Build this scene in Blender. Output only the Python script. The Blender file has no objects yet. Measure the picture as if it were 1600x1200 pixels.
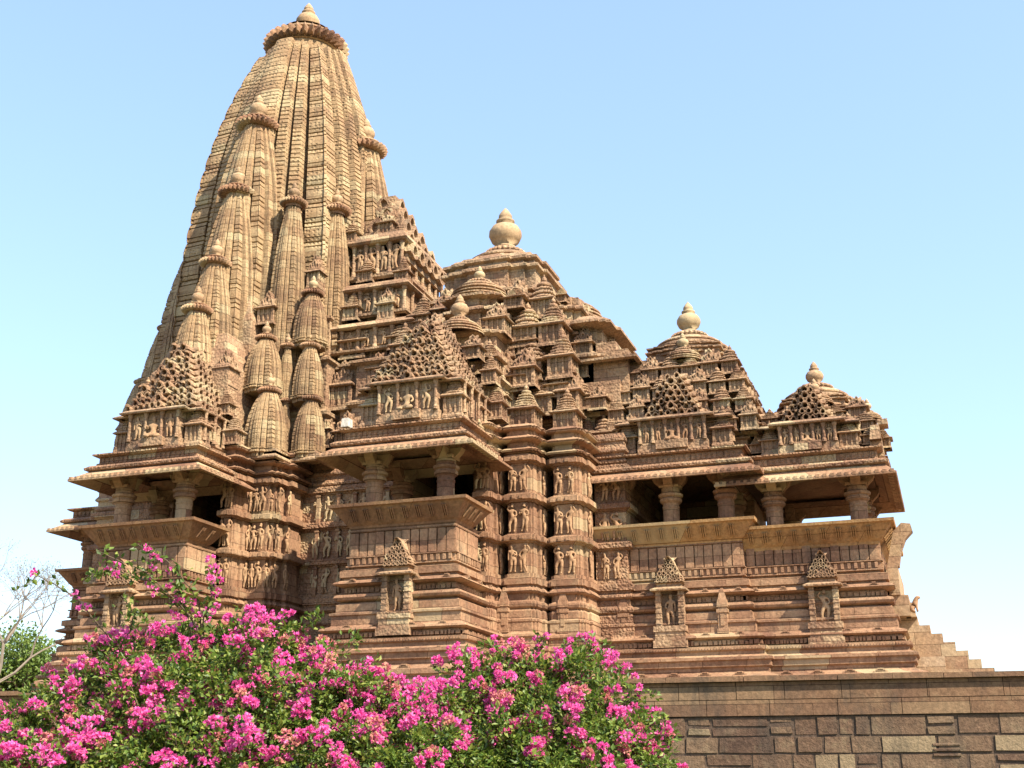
import bpy, math, random
from math import sin, cos, pi, radians, sqrt
random.seed(7)
C = bpy.context.scene.collection

# ------------------------------------------------------------------ camera, sky, sun
FPX, HOR, YAW, CZ = 1900.0, 1230.0, radians(19.5), 1.7
PITCH = math.atan((HOR - 600) / FPX)
cam = bpy.data.cameras.new("camera")
cam.sensor_width = 36.0
cam.lens = 36.0 * FPX / 1600.0
cam.clip_end = 3000
camo = bpy.data.objects.new("camera", cam)
C.objects.link(camo)
camo.location = (0, 0, CZ)
camo.rotation_euler = (pi / 2 + PITCH, 0, YAW)
bpy.context.scene.camera = camo

SUN_EL, SUN_AZ = radians(46), radians(64)       # azimuth: from the facade normal (-Y) towards +X
sd = (sin(SUN_AZ) * cos(SUN_EL), -cos(SUN_AZ) * cos(SUN_EL), sin(SUN_EL))
world = bpy.data.worlds.new("World")
bpy.context.scene.world = world
world.use_nodes = True
wn = world.node_tree.nodes
bg = wn["Background"]
sky = wn.new("ShaderNodeTexSky")
sky.sky_type = 'NISHITA'
sky.sun_disc = False
sky.sun_elevation = SUN_EL
sky.sun_rotation = math.atan2(sd[0], sd[1])
sky.altitude = 200
sky.air_density = 1.0
sky.dust_density = 1.2
sky.ozone_density = 1.0
# sky colour graded to a flatter brightness range: lifts the zenith towards the horizon's brightness
bw = wn.new("ShaderNodeRGBToBW"); pw_ = wn.new("ShaderNodeMath"); pw_.operation = 'POWER'; pw_.inputs[1].default_value = -0.42
dv = wn.new("ShaderNodeMath"); dv.operation = 'DIVIDE'; dv.inputs[1].default_value = 2.05
vm = wn.new("ShaderNodeVectorMath"); vm.operation = 'SCALE'
wl_ = world.node_tree.links
wl_.new(sky.outputs[0], bw.inputs[0]); wl_.new(bw.outputs[0], dv.inputs[0]); wl_.new(dv.outputs[0], pw_.inputs[0])
wl_.new(sky.outputs[0], vm.inputs[0]); wl_.new(pw_.outputs[0], vm.inputs["Scale"]); hs = wn.new("ShaderNodeHueSaturation"); hs.inputs["Saturation"].default_value = 0.96
wl_.new(vm.outputs[0], hs.inputs["Color"]); wl_.new(hs.outputs[0], bg.inputs[0])
bg.inputs[1].default_value = 0.15
sl = bpy.data.lights.new("sun", 'SUN')
sl.energy = 4.9
sl.angle = radians(0.5)
sl.color = (1.0, 0.90, 0.73)
so = bpy.data.objects.new("sun", sl)
C.objects.link(so)
so.location = (30, -30, 60)
from mathutils import Vector, Matrix
so.rotation_euler = Vector(sd).to_track_quat('Z', 'Y').to_euler()
vs = bpy.context.scene.view_settings
vs.view_transform = 'Standard'
vs.look = 'None'
vs.exposure = 1.38
vs.gamma = 1.0


# ------------------------------------------------------------------ measuring: photo pixel -> point on a known plane of the place
_F = (-sin(YAW), cos(YAW)); _R = (cos(YAW), sin(YAW))
def ray(px, py):
    a = px - 800; b = 600 - py
    fw = FPX * cos(PITCH) - b * sin(PITCH); up = FPX * sin(PITCH) + b * cos(PITCH)
    return (_F[0] * fw + _R[0] * a, _F[1] * fw + _R[1] * a, up)
def onY(px, py, Y):
    d = ray(px, py); t = Y / d[1]
    return Vector((d[0] * t, Y, CZ + d[2] * t))
def metres(n, Y):                       # n photo pixels at plane Y
    return n * Y * 1.03 / FPX


# ------------------------------------------------------------------ materials
def nodes(m):
    m.use_nodes = True
    nt = m.node_tree
    return nt, nt.nodes, nt.links, nt.nodes["Principled BSDF"]

def stone(name, cols, block=(1.3, 0.42), bump=0.5, carve=0.0, carve_scale=5.0, stain=0.6, rough=0.9, pale=0.35, dots=False, island=False, pblock=0.5):
    """weathered sandstone: block to block tints, lichen pale patches, black rain stain, carved relief bump"""
    m = bpy.data.materials.new(name)
    nt, N, L, P = nodes(m)
    geo = N.new("ShaderNodeNewGeometry")
    sep = N.new("ShaderNodeSeparateXYZ"); L.new(geo.outputs["Position"], sep.inputs[0])
    add = N.new("ShaderNodeMath"); add.operation = 'ADD'
    L.new(sep.outputs[0], add.inputs[0]); L.new(sep.outputs[1], add.inputs[1])
    cmb = N.new("ShaderNodeCombineXYZ"); L.new(add.outputs[0], cmb.inputs[0]); L.new(sep.outputs[2], cmb.inputs[1])
    br = N.new("ShaderNodeTexBrick")
    L.new(cmb.outputs[0], br.inputs["Vector"])
    br.inputs["Scale"].default_value = 1.0
    br.inputs["Mortar Size"].default_value = 0.009
    br.inputs["Brick Width"].default_value = block[0]
    br.inputs["Row Height"].default_value = block[1]
    br.inputs["Color1"].default_value = (0, 0, 0, 1); br.inputs["Color2"].default_value = (1, 1, 1, 1)
    br.inputs["Mortar"].default_value = (0.3, 0.3, 0.3, 1)
    if island:
        br.inputs['Mortar Size'].default_value = 0.0
    n1 = N.new("ShaderNodeTexNoise"); n1.inputs["Scale"].default_value = 0.55; n1.inputs["Detail"].default_value = 5
    n1.inputs["Roughness"].default_value = 0.6
    L.new(geo.outputs["Position"], n1.inputs["Vector"])
    mixf = N.new("ShaderNodeMath"); mixf.operation = 'MULTIPLY_ADD'
    L.new(geo.outputs['Random Per Island'] if island else br.outputs["Color"], mixf.inputs[0]); mixf.inputs[1].default_value = 0.7 if island else 0.45
    m2 = N.new("ShaderNodeMath"); m2.operation = 'MULTIPLY_ADD'; m2.inputs[1].default_value = 1.5; m2.inputs[2].default_value = -0.48
    L.new(n1.outputs["Fac"], m2.inputs[0]); L.new(m2.outputs[0], mixf.inputs[2])
    cr = N.new("ShaderNodeValToRGB"); e = cr.color_ramp.elements
    e[0].position = 0.05; e[0].color = (*cols[0], 1)
    e[1].position = 0.95; e[1].color = (*cols[2], 1)
    k = e.new(0.5); k.color = (*cols[1], 1)
    L.new(mixf.outputs[0], cr.inputs[0])
    # fine mottling
    n2 = N.new("ShaderNodeTexNoise"); n2.inputs["Scale"].default_value = 9; n2.inputs["Detail"].default_value = 6; n2.inputs["Roughness"].default_value = 0.7
    L.new(geo.outputs["Position"], n2.inputs["Vector"])
    mr = N.new("ShaderNodeMapRange"); mr.inputs[1].default_value = 0.25; mr.inputs[2].default_value = 0.75
    mr.inputs[3].default_value = 0.5; mr.inputs[4].default_value = 1.35
    L.new(n2.outputs["Fac"], mr.inputs[0])
    mul = N.new("ShaderNodeMix"); mul.data_type = 'RGBA'; mul.blend_type = 'MULTIPLY'; mul.inputs[0].default_value = 1.0
    L.new(cr.outputs[0], mul.inputs[6]); L.new(mr.outputs[0], mul.inputs[7])
    # pale lichen
    n4 = N.new("ShaderNodeTexNoise"); n4.inputs["Scale"].default_value = 1.7; n4.inputs["Detail"].default_value = 8; n4.inputs["Roughness"].default_value = 0.72
    off = N.new("ShaderNodeVectorMath"); off.operation = 'ADD'; off.inputs[1].default_value = (31, 17, 5)
    L.new(geo.outputs["Position"], off.inputs[0]); L.new(off.outputs[0], n4.inputs["Vector"])
    pr = N.new("ShaderNodeMapRange"); pr.inputs[1].default_value = 0.52; pr.inputs[2].default_value = 0.72; pr.inputs[3].default_value = 0; pr.inputs[4].default_value = pale
    L.new(n4.outputs["Fac"], pr.inputs[0])
    pb = N.new("ShaderNodeMapRange"); pb.inputs[1].default_value = 0.86; pb.inputs[2].default_value = 0.92; pb.inputs[3].default_value = 0; pb.inputs[4].default_value = pblock
    L.new(geo.outputs['Random Per Island'] if island else br.outputs["Color"], pb.inputs[0])
    mxp = N.new("ShaderNodeMath"); mxp.operation = 'MAXIMUM'; L.new(pb.outputs[0], mxp.inputs[0]); L.new(pr.outputs[0], mxp.inputs[1])
    mp = N.new("ShaderNodeMix"); mp.data_type = 'RGBA'
    L.new(mxp.outputs[0], mp.inputs[0]); L.new(mul.outputs[2], mp.inputs[6]); mp.inputs[7].default_value = (0.38, 0.31, 0.185, 1)
    # black rain stain, streaked downwards
    sc = N.new("ShaderNodeVectorMath"); sc.operation = 'MULTIPLY'; sc.inputs[1].default_value = (1.1, 1.1, 0.4)
    L.new(geo.outputs["Position"], sc.inputs[0])
    n3 = N.new("ShaderNodeTexNoise"); n3.inputs["Scale"].default_value = 1.0; n3.inputs["Detail"].default_value = 7; n3.inputs["Roughness"].default_value = 0.68
    L.new(sc.outputs[0], n3.inputs["Vector"])
    sr = N.new("ShaderNodeMapRange"); sr.inputs[1].default_value = 0.52; sr.inputs[2].default_value = 0.72; sr.inputs[3].default_value = 0; sr.inputs[4].default_value = stain
    L.new(n3.outputs["Fac"], sr.inputs[0])
    ms = N.new("ShaderNodeMix"); ms.data_type = 'RGBA'
    L.new(sr.outputs[0], ms.inputs[0]); L.new(mp.outputs[2], ms.inputs[6]); ms.inputs[7].default_value = (0.05, 0.042, 0.034, 1)
    # joints
    mj = N.new("ShaderNodeMix"); mj.data_type = 'RGBA'; mj.blend_type = 'MULTIPLY'
    L.new(br.outputs["Fac"], mj.inputs[0]); L.new(ms.outputs[2], mj.inputs[6]); mj.inputs[7].default_value = (0.36, 0.33, 0.31, 1)
    L.new(mj.outputs[2], P.inputs["Base Color"])
    P.inputs["Roughness"].default_value = rough
    P.inputs["Specular IOR Level"].default_value = 0.2
    # relief
    b1 = N.new("ShaderNodeBump"); b1.inputs["Strength"].default_value = bump; b1.inputs["Distance"].default_value = 0.06
    L.new(n2.outputs["Fac"], b1.inputs["Height"])
    last = b1
    if carve:
        vo = N.new("ShaderNodeTexVoronoi"); vo.feature = 'SMOOTH_F1'; vo.inputs["Scale"].default_value = carve_scale
        vo.inputs["Smoothness"].default_value = 0.25
        L.new(geo.outputs["Position"], vo.inputs["Vector"])
        b2 = N.new("ShaderNodeBump"); b2.inputs["Strength"].default_value = carve; b2.inputs["Distance"].default_value = 0.10
        if dots:
            vo.feature = 'F1'; vo.inputs["Randomness"].default_value = 0.35
            mv = N.new("ShaderNodeMapRange"); mv.inputs[1].default_value = 0.16; mv.inputs[2].default_value = 0.38
            L.new(vo.outputs["Distance"], mv.inputs[0]); L.new(mv.outputs[0], b2.inputs["Height"])
        else:
            b2.invert = True
            L.new(vo.outputs["Distance"], b2.inputs["Height"])
        L.new(b1.outputs[0], b2.inputs["Normal"])
        last = b2
    L.new(last.outputs[0], P.inputs["Normal"])
    return m

RED = ((0.15, 0.075, 0.047), (0.275, 0.155, 0.091), (0.385, 0.25, 0.15))
YEL = ((0.19, 0.11, 0.064), (0.31, 0.205, 0.112), (0.40, 0.295, 0.17))
M_STONE = stone("sandstone", RED, (1.5, 0.45), 0.5, stain=0.55, pale=0.3)
M_CARVE = stone("carved_sandstone", RED, (1.2, 0.4), 0.5, carve=0.6, carve_scale=11, stain=0.6, pale=0.25)
M_SPIRE = stone("spire_sandstone", YEL, (1.6, 0.55), 0.4, carve=0.55, carve_scale=5.0, stain=0.5, pale=0.4, dots=True)
M_MINI = stone("small_spire_sandstone", YEL, (1.0, 0.4), 0.4, carve=0.3, carve_scale=10.0, stain=0.55, pale=0.35, dots=True)
M_ROOF = stone("roof_sandstone", ((0.18, 0.098, 0.062), (0.30, 0.187, 0.112), (0.40, 0.288, 0.178)), (0.9, 0.35), 0.5, carve=0.35, carve_scale=9, stain=0.7, pale=0.4)
M_PARAPET = stone("ochre_sandstone", ((0.26, 0.135, 0.062), (0.35, 0.205, 0.09), (0.40, 0.26, 0.115)), (2.6, 2.0), 0.35, stain=0.2, pale=0.2)
M_BROWN = stone("brown_parapet_sandstone", ((0.15, 0.075, 0.044), (0.23, 0.125, 0.068), (0.34, 0.21, 0.10)), (2.2, 2.0), 0.35, stain=0.35, pale=0.15)
M_FIG = stone("figure_sandstone", ((0.23, 0.125, 0.07), (0.33, 0.20, 0.112), (0.40, 0.28, 0.165)), (3, 3), 0.3, stain=0.3, pale=0.35)
M_POT = stone("finial_sandstone", ((0.27, 0.165, 0.095), (0.35, 0.235, 0.14), (0.40, 0.29, 0.18)), (4, 3), 0.35, stain=0.5, pale=0.25)
M_STEP = stone("step_sandstone", ((0.24, 0.14, 0.085), (0.33, 0.22, 0.13), (0.40, 0.30, 0.20)), (1.6, 0.42), 0.35, stain=0.3, pale=0.35)
M_ASHLAR = stone("ashlar_sandstone", ((0.12, 0.066, 0.042), (0.17, 0.097, 0.056), (0.21, 0.13, 0.074)), (2.2, 0.48), 0.4, pblock=0.12, stain=0.75, pale=0.15)
M_MORTAR = stone("lime_mortar", ((0.07, 0.047, 0.035), (0.11, 0.074, 0.052), (0.15, 0.104, 0.072)), (40, 40), 0.7, stain=0.7, pale=0.1)
M_WHITE = stone("pale_limestone", ((0.5, 0.47, 0.42), (0.56, 0.53, 0.48), (0.6, 0.57, 0.52)), (4, 4), 0.3, stain=0.1, pale=0)
M_RUBBLE = stone("rubble_sandstone", ((0.075, 0.045, 0.033), (0.125, 0.075, 0.048), (0.175, 0.115, 0.072)), (1.7, 0.8), 0.8, stain=0.85, pale=0.25, island=True, pblock=0.3)


# ------------------------------------------------------------------ mesh builder
class MB:
    def __init__(s): s.v = []; s.f = []; s.sm = []
    def quad(s, a, b, c, d):
        n = len(s.v); s.v += [a, b, c, d]; s.f.append((n, n + 1, n + 2, n + 3))
    def box(s, x0, x1, y0, y1, z0, z1, taper=0.0):
        t = taper; n = len(s.v)
        s.v += [(x0, y0, z0), (x1, y0, z0), (x1, y1, z0), (x0, y1, z0), (x0 + t, y0 + t, z1), (x1 - t, y0 + t, z1), (x1 - t, y1 - t, z1), (x0 + t, y1 - t, z1)]
        s.f += [(n, n + 3, n + 2, n + 1), (n + 4, n + 5, n + 6, n + 7), (n, n + 1, n + 5, n + 4), (n + 1, n + 2, n + 6, n + 5), (n + 2, n + 3, n + 7, n + 6), (n + 3, n, n + 4, n + 7)]
    def rings(s, rs, top=True, bot=False):
        n0 = len(s.v); k = len(rs[0])
        for r in rs: s.v += r
        for i in range(len(rs) - 1):
            a = n0 + i * k; b = a + k
            for j in range(k):
                q = (j + 1) % k
                s.f.append((a + j, a + q, b + q, b + j))
        if top: s.f.append(tuple(n0 + (len(rs) - 1) * k + j for j in range(k)))
        if bot: s.f.append(tuple(n0 + j for j in reversed(range(k))))
    def lathe(s, prof, cx=0, cy=0, n=20, rib=0, ribd=0.0, top=True):
        """prof: (radius, z[, ribbed])"""
        rs = []
        for p in prof:
            r, z = p[0], p[1]; rb = p[2] if len(p) > 2 else 0
            ring = []
            for j in range(n):
                a = 2 * pi * j / n
                q = r * (1 - ribd * rb * (0.5 - 0.5 * cos(rib * a))) if rb else r
                ring.append((cx + q * cos(a), cy + q * sin(a), z))
            rs.append(ring)
        s.rings(rs, top)
    def sweep(s, poly, prof, top=True, bot=False):
        """poly: CCW list of (x,y); prof: (outward offset, z)"""
        k = len(poly); nm = []
        for i in range(k):
            p0 = poly[i - 1]; p1 = poly[i]; p2 = poly[(i + 1) % k]
            d1 = Vector((p1[0] - p0[0], p1[1] - p0[1])).normalized(); d2 = Vector((p2[0] - p1[0], p2[1] - p1[1])).normalized()
            n1 = Vector((d1[1], -d1[0])); n2 = Vector((d2[1], -d2[0]))
            b = n1 + n2; q = b.dot(n1)
            nm.append(b / q if q > 0.2 else n1)
        s.rings([[(poly[i][0] + nm[i][0] * o, poly[i][1] + nm[i][1] * o, z) for i in range(k)] for o, z in prof], top, bot)
    def mesh(s, name, mat, smooth=False):
        me = bpy.data.meshes.new(name)
        me.from_pydata(s.v, [], s.f)
        me.materials.append(mat)
        if smooth:
            me.polygons.foreach_set("use_smooth", [True] * len(me.polygons))
        me.update()
        return me
    def obj(s, name, mat, parent=None, smooth=False):
        return link(name, s.mesh(name, mat, smooth), parent)

def link(name, me, parent=None, loc=None, scale=None, rz=None, label=None):
    o = bpy.data.objects.new(name, me); C.objects.link(o)
    if parent: o.parent = parent
    if loc is not None: o.location = loc
    if scale is not None: o.scale = scale
    if rz is not None: o.rotation_euler = (0, 0, rz)
    if label: o["label"] = label
    return o

def tag(o, label, cat, group=None):
    o["label"] = label; o["category"] = cat
    if group: o["group"] = group

def rect(x0, x1, y0, y1): return [(x0, y1), (x0, y0), (x1, y0), (x1, y1)]

def ratha(x0, x1, y0, y1, d=0.16, side=True, fr=0.17):
    """rectangle with its front and sides stepped forward in three planes"""
    a = (x1 - x0) * fr; d2 = 2 * d; yb = y0 + d2
    P = [(x0 + d, y1), (x0 + d, yb + (y1 - yb) * .62), (x0, yb + (y1 - yb) * .62), (x0, yb + (y1 - yb) * .2), (x0 + d, yb + (y1 - yb) * .2), (x0 + d, yb)] if side else [(x0, y1), (x0, yb)]
    xa = x0 + (d if side else 0); xb = x1 - (d if side else 0)
    P += [(xa + a * .6, yb), (xa + a * .6, y0 + d), (xa + a * 1.5, y0 + d), (xa + a * 1.5, y0),
          (xb - a * 1.5, y0), (xb - a * 1.5, y0 + d), (xb - a * .6, y0 + d), (xb - a * .6, yb)]
    P += [(x1 - d, yb), (x1 - d, yb + (y1 - yb) * .2), (x1, yb + (y1 - yb) * .2), (x1, yb + (y1 - yb) * .62), (x1 - d, yb + (y1 - yb) * .62), (x1 - d, y1)] if side else [(x1, yb), (x1, y1)]
    return P

# ------------------------------------------------------------------ the temple
temple = bpy.data.objects.new("stone_temple", None); C.objects.link(temple)
temple.location = (0, 0, 0)
tag(temple, "carved sandstone temple with a towering curved spire and stepped roofs", "temple")
XT, YC = -27.2, 46.0
ZP = 4.58

PLINTH = [(1.15, 4.4), (1.15, 5.0), (1.22, 5.05), (1.22, 5.2), (1.0, 5.27), (0.82, 5.36), (0.82, 5.5), (0.9, 5.55), (0.9, 5.72), (0.98, 5.76), (0.98, 5.84), (0.7, 5.95),
          (0.7, 6.06), (0.78, 6.1), (0.78, 6.22), (0.5, 6.26), (0.5, 6.48), (0.62, 6.5), (0.7, 6.55), (0.66, 6.62), (0.42, 6.70),
          (0.40, 6.74), (0.40, 7.03), (0.46, 7.06), (0.46, 7.13), (0.30, 7.17), (0.30, 7.42), (0.22, 7.48), (0.12, 7.5),
          (0.2, 7.53), (0.34, 7.57), (0.38, 7.64), (0.34, 7.73), (0.2, 7.78), (0.08, 7.8), (0.08, 8.02), (0.3, 8.05), (0.42, 8.1), (0.36, 8.17), (0.14, 8.26)]
BAND = [(0.14, 8.26), (0.14, 8.32), (0.24, 8.34), (0.24, 8.56), (0.1, 8.6)]
def figure_wall(z0=8.6, ztop=12.95, tiers=((8.82, 9.8), (10.15, 11.25), (11.62, 12.66))):
    p = [(0.1, z0), (0.1, z0 + .12), (0.0, z0 + .14)]
    for a, b in tiers:
        p += [(0.0, a), (0.0, b), (0.08, b + .02), (0.08, b + .05), (0.2, b + .08), (0.2, b + .26), (0.1, b + .3)]
        p += [(0.1, b + .33), (0.0, b + .345)]
    return p
CROWN = [(0.0, 13.0), (0.26, 13.06), (0.3, 13.12), (0.1, 13.24), (0.04, 13.26), (0.04, 13.42), (0.3, 13.48), (0.34, 13.54), (0.1, 13.68), (0.06, 13.7), (0.06, 13.86), (0.22, 13.9), (0.26, 13.98), (0.1, 14.1)]

# piers and wall planes (x0, x1, front y)
PIERS = [(-25.3, -24.65, 38.6), (-25.0, -23.45, 39.7), (-15.2, -14.62, 39.0), (-14.38, -13.24, 39.75), (-12.95, -11.8, 40.6)]
PLINTH_P = [(o * .42 + .06, z) for o, z in PLINTH]
wallbody = MB()
core = [(-31.6, 50), (-34.2, 49.2), (-34.2, 42.8), (-31.6, 42.8), (-31.6, 40.6), (-29.4, 40.6), (-29.4, 41.6), (-10.2, 41.6), (-10.2, 43.2), (-6.9, 43.2),
        (-6.9, 48.8), (-10.2, 48.8), (-10.2, 50.4), (-31.6, 50.4)]
core = [(-31.6, 50.4), (-31.6, 49.2), (-34.2, 49.2), (-34.2, 42.8), (-31.6, 42.8), (-31.6, 40.6), (-29.4, 40.6), (-29.4, 41.9), (-28.6, 41.9), (-28.6, 45.5), (-25.6, 45.5), (-25.6, 41.9), (-18.4, 41.9), (-18.4, 46.5), (-15.3, 46.5), (-15.3, 43.4), (-11.75, 43.4), (-11.75, 42.3), (-10.6, 42.3), (-10.6, 50.4)]
wallbody.sweep(core, PLINTH_P + BAND + figure_wall() + [(o * .35, z) for o, z in CROWN] + [(0.0, 14.2)])
wallbody.obj("wall", M_CARVE, temple)

pier_objs = []
for (x0, x1, yf) in PIERS:
    mb = MB()
    small = (x1 - x0) < 1.2
    mb.sweep(ratha(x0, x1, yf, yf + 2.4, 0.10 if small else 0.2, fr=.1), PLINTH_P + [(o * .8, z) for o, z in BAND] + figure_wall() + CROWN)
    # rounded blocks on the plinth and little teeth on ledges
    for zt in (9.88, 11.33, 12.74):
        n = 4 if small else 7
        for i in range(n):
            cx = x0 + (x1 - x0) * (i + .5) / n
            dy = 0.17 * (0 if .3 < (i + .5) / n < .7 else 1)
            mb.box(cx - .07, cx + .07, yf + dy - .24, yf + dy, zt + .02, zt + .15)
    pier_objs.append(mb.obj("pier", M_STONE, temple))

# ------------------------------------------------------------------ carved figures
def figure_mesh(name, pose):
    V = pose['v']; E_ = pose['e']; R_ = pose['r']
    me = bpy.data.meshes.new(name); me.from_pydata(V, E_, [])
    o = bpy.data.objects.new(name, me); C.objects.link(o)
    sk = o.modifiers.new("s", 'SKIN')
    for i, r in enumerate(R_):
        me.skin_vertices[0].data[i].radius = (r, r * pose.get('flat', 0.9))
    me.skin_vertices[0].data[0].use_root = True
    ss = o.modifiers.new("ss", 'SUBSURF'); ss.levels = 1
    dg = bpy.context.evaluated_depsgraph_get(); dg.update()
    out = bpy.data.meshes.new_from_object(o.evaluated_get(dg))
    out.name = name; out.materials.clear(); out.materials.append(M_FIG)
    out.polygons.foreach_set("use_smooth", [True] * len(out.polygons))
    bpy.data.objects.remove(o)
    return out

def standing(h=0.05, arm_l='hip', arm_r='up', head=0.03, bust=True):
    """a tribhanga standing body, unit height, facing -Y; h = hip sway"""
    v = [(h, 0, .52), (-h * .5, 0, .66), (-h * .8, -.01, .76), (-h * .4, 0, .83), (head - h * .4, -.015, .90), (head - h * .3, -.01, .955), (head - h * .3, 0, 1.02)]
    r = [.098, .066, .094, .042, .064, .066, .05]
    e = [(0, 1), (1, 2), (2, 3), (3, 4), (4, 5), (5, 6)]
    def chain(start, pts, rs):
        p = start
        for q, rr in zip(pts, rs):
            v.append(q); r.append(rr); e.append((p, len(v) - 1)); p = len(v) - 1
    chain(0, [(h + .075, 0, .47), (h + .06, -.03, .27), (.07, 0, .06), (.09, -.05, .02)], [.078, .06, .042, .036])
    chain(0, [(h - .08, 0, .47), (h - .10 - h, -.05, .27), (-.09, 0, .06), (-.12, -.05, .02)], [.078, .06, .042, .036])
    sx = -h * .8
    arms = {'hip': [(sx, 0, .765), (.14, 0, .72), (.165, -.02, .60), (.10, -.07, .54)], 'down': [(sx, 0, .765), (.135, 0, .72), (.145, 0, .58), (.14, -.03, .44)],
            'up': [(sx, 0, .765), (.14, 0, .76), (.19, -.02, .85), (.10, -.03, .96)], 'chest': [(sx, 0, .765), (.14, 0, .72), (.155, -.06, .61), (.04, -.1, .68)]}
    for sgn, a in ((1, arm_l), (-1, arm_r)):
        pts = [(sx + sgn * .1, 0, .77)] + [(sgn * x, y, z) for x, y, z in arms[a][1:]]
        chain(2, pts, [.048, .04, .034, .03])
    return dict(v=v, e=e, r=r)

def seated():
    v = [(0, 0, .16), (0, 0, .38), (0, -.01, .56), (0, 0, .67), (0, -.02, .78), (0, -.02, .88), (0, -.01, .98)]
    r = [.14, .1, .13, .05, .09, .085, .05]
    e = [(0, 1), (1, 2), (2, 3), (3, 4), (4, 5), (5, 6)]
    def chain(start, pts, rs):
        p = start
        for q, rr in zip(pts, rs):
            v.append(q); r.append(rr); e.append((p, len(v) - 1)); p = len(v) - 1
    for s in (1, -1):
        chain(0, [(s * .2, -.12, .14), (s * .34, -.2, .1), (s * .08, -.25, .07)], [.1, .08, .06])
        chain(2, [(s * .17, 0, .58), (s * .27, 0, .42), (s * .24, -.15, .3 if s > 0 else .55)], [.065, .05, .045])
    return dict(v=v, e=e, r=r)

FIG = [figure_mesh("carved_figure", standing(.05, 'hip', 'up', .02)), figure_mesh("carved_figure", standing(-.05, 'chest', 'hip', -.03)),
       figure_mesh("carved_figure", standing(.06, 'up', 'down', -.02)), figure_mesh("carved_figure", standing(-.03, 'down', 'chest', .03)),
       figure_mesh("carved_figure", standing(-.06, 'up', 'hip', .02)), figure_mesh("carved_figure", standing(.03, 'hip', 'down', 0))]
SEAT = figure_mesh("seated_figure", seated())
FIG_STD = []
nfig = [0]; extra_figs = []
def put_fig(parent, x, y, z, h, rz=0, seat=False, wide=1.0):
    me = SEAT if seat else FIG[nfig[0] % 6]
    nfig[0] += 1
    if nfig[0] % 2 == 0 and not seat: wide = -wide  # mirrored pose
    w = h * random.uniform(.92, 1.1)
    return link("seated_figure" if seat else "carved_figure", me, parent, (x, y, z), (abs(w) * (1 if wide > 0 else -1) * abs(wide), h * .9, h), rz + random.uniform(-.2, .2))

TIERS = ((8.74, 9.8), (10.15, 11.25), (11.62, 12.66))
for pi_, (x0, x1, yf) in enumerate(PIERS):
    w = x1 - x0
    for (za, zb) in TIERS:
        h = (zb - za) * .93
        if w < 1.2:
            for t in (.3, .68): put_fig(pier_objs[pi_], x0 + w * t, yf + -.06, za + .01, h)
            put_fig(pier_objs[pi_], x1 + .06, yf + .95, za + .01, h * .95, pi / 2)
        else:
            for t in (.08, .26, .41, .59, .74, .92):
                put_fig(pier_objs[pi_], x0 + w * t, yf + (.0 if .3 < t < .7 else (.2 if .2 < t < .8 else .38)) - .13, za + .01, h * random.uniform(.9, 1), wide=.88)
            put_fig(pier_objs[pi_], x1 + .03, yf + .75, za + .01, h * .95, pi / 2)
        # pedestals
wall_o = [o for o in temple.children if o.name.startswith("wall")][0]
for (xa, xb, n) in ((-23.2, -19.2, 8), (-11.6, -10.7, 2)):
    for (za, zb) in TIERS:
        for i in range(n):
            put_fig(wall_o, xa + (xb - xa) * (i + .5) / n, 41.82 if xa < -15 else 42.22, za + .01, (zb - za) * .92)

# pilaster divisions on the recessed wall
for x in (-22.9, -22.0, -21.3, -20.6, -19.9, -19.2):
    pil = MB(); pil.sweep(rect(x - .07, x + .07, 41.76, 41.97), [(-.02, 8.7)] + [q for (za, zb) in TIERS for q in ((0, za), (0, zb - .1), (.03, zb - .08), (.03, zb - .02), (-.02, zb))])
    pil.obj("wall_pilaster", M_STONE, wall_o)


# ------------------------------------------------------------------ shared small meshes
def amalaka_mesh(n=26):
    mb = MB()
    p = [(.6, -.42), (.6, -.2), (.8, -.22, 1), (1.0, -.15, 1), (1.08, 0, 1), (1.0, .13, 1), (.8, .2, 1), (.6, .2), (.6, .27), (.7, .3), (.7, .35), (.52, .42), (.34, .5), (.28, .52)]
    mb.lathe(p, n=n * 6, rib=n, ribd=.2)
    return mb.mesh("amalaka", M_STONE)
def pot_mesh():
    mb = MB()
    mb.lathe([(.2, 0), (.3, .03), (.3, .07), (.22, .1), (.4, .2), (.48, .34), (.47, .44), (.38, .56), (.24, .62), (.2, .65), (.27, .68), (.27, .72), (.17, .75), (.2, .8), (.19, .86), (.12, .95), (.04, 1.03), (.0, 1.06)], n=24, top=False)
    return mb.mesh("finial", M_POT, True)
AMA = amalaka_mesh(); AMA_BIG = amalaka_mesh(34); POT = pot_mesh()

def section(mini=False):
    S = [(.79, .77, 'k'), (.52, .79, 'k'), (.505, .55, 'g'), (.455, .55, 'g'), (.44, .9, 'p'), (.28, .93, 'p'), (.27, .66, 'g'), (.215, .66, 'g'), (.2, 1.0, 'b'), (.09, 1.02, 'b'), (.08, .97, 'b'), (.05, .97, 'b'), (.04, 1.03, 'b')] if mini else [(.79, .77, 'k'), (.57, .79, 'k'), (.56, .58, 'g'), (.515, .58, 'g'), (.505, .85, 'p'), (.405, .875, 'p'), (.397, .62, 'g'), (.362, .62, 'g'), (.355, .93, 'q'), (.25, .95, 'q'), (.243, .70, 'g'), (.203, .70, 'g'), (.195, 1.0, 'b'), (.09, 1.02, 'b')]
    one = [(-t, -d, k) for t, d, k in S] + [(t, -d, k) for t, d, k in reversed(S)]
    full = []
    for i in range(4):
        c, s_ = [(1, 0), (0, 1), (-1, 0), (0, -1)][i]
        for t, d, k in one: full.append((t * c - d * s_, t * s_ + d * c, k, abs(t)))
    return full
SEC = section(); SEC_M = section(True)
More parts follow.
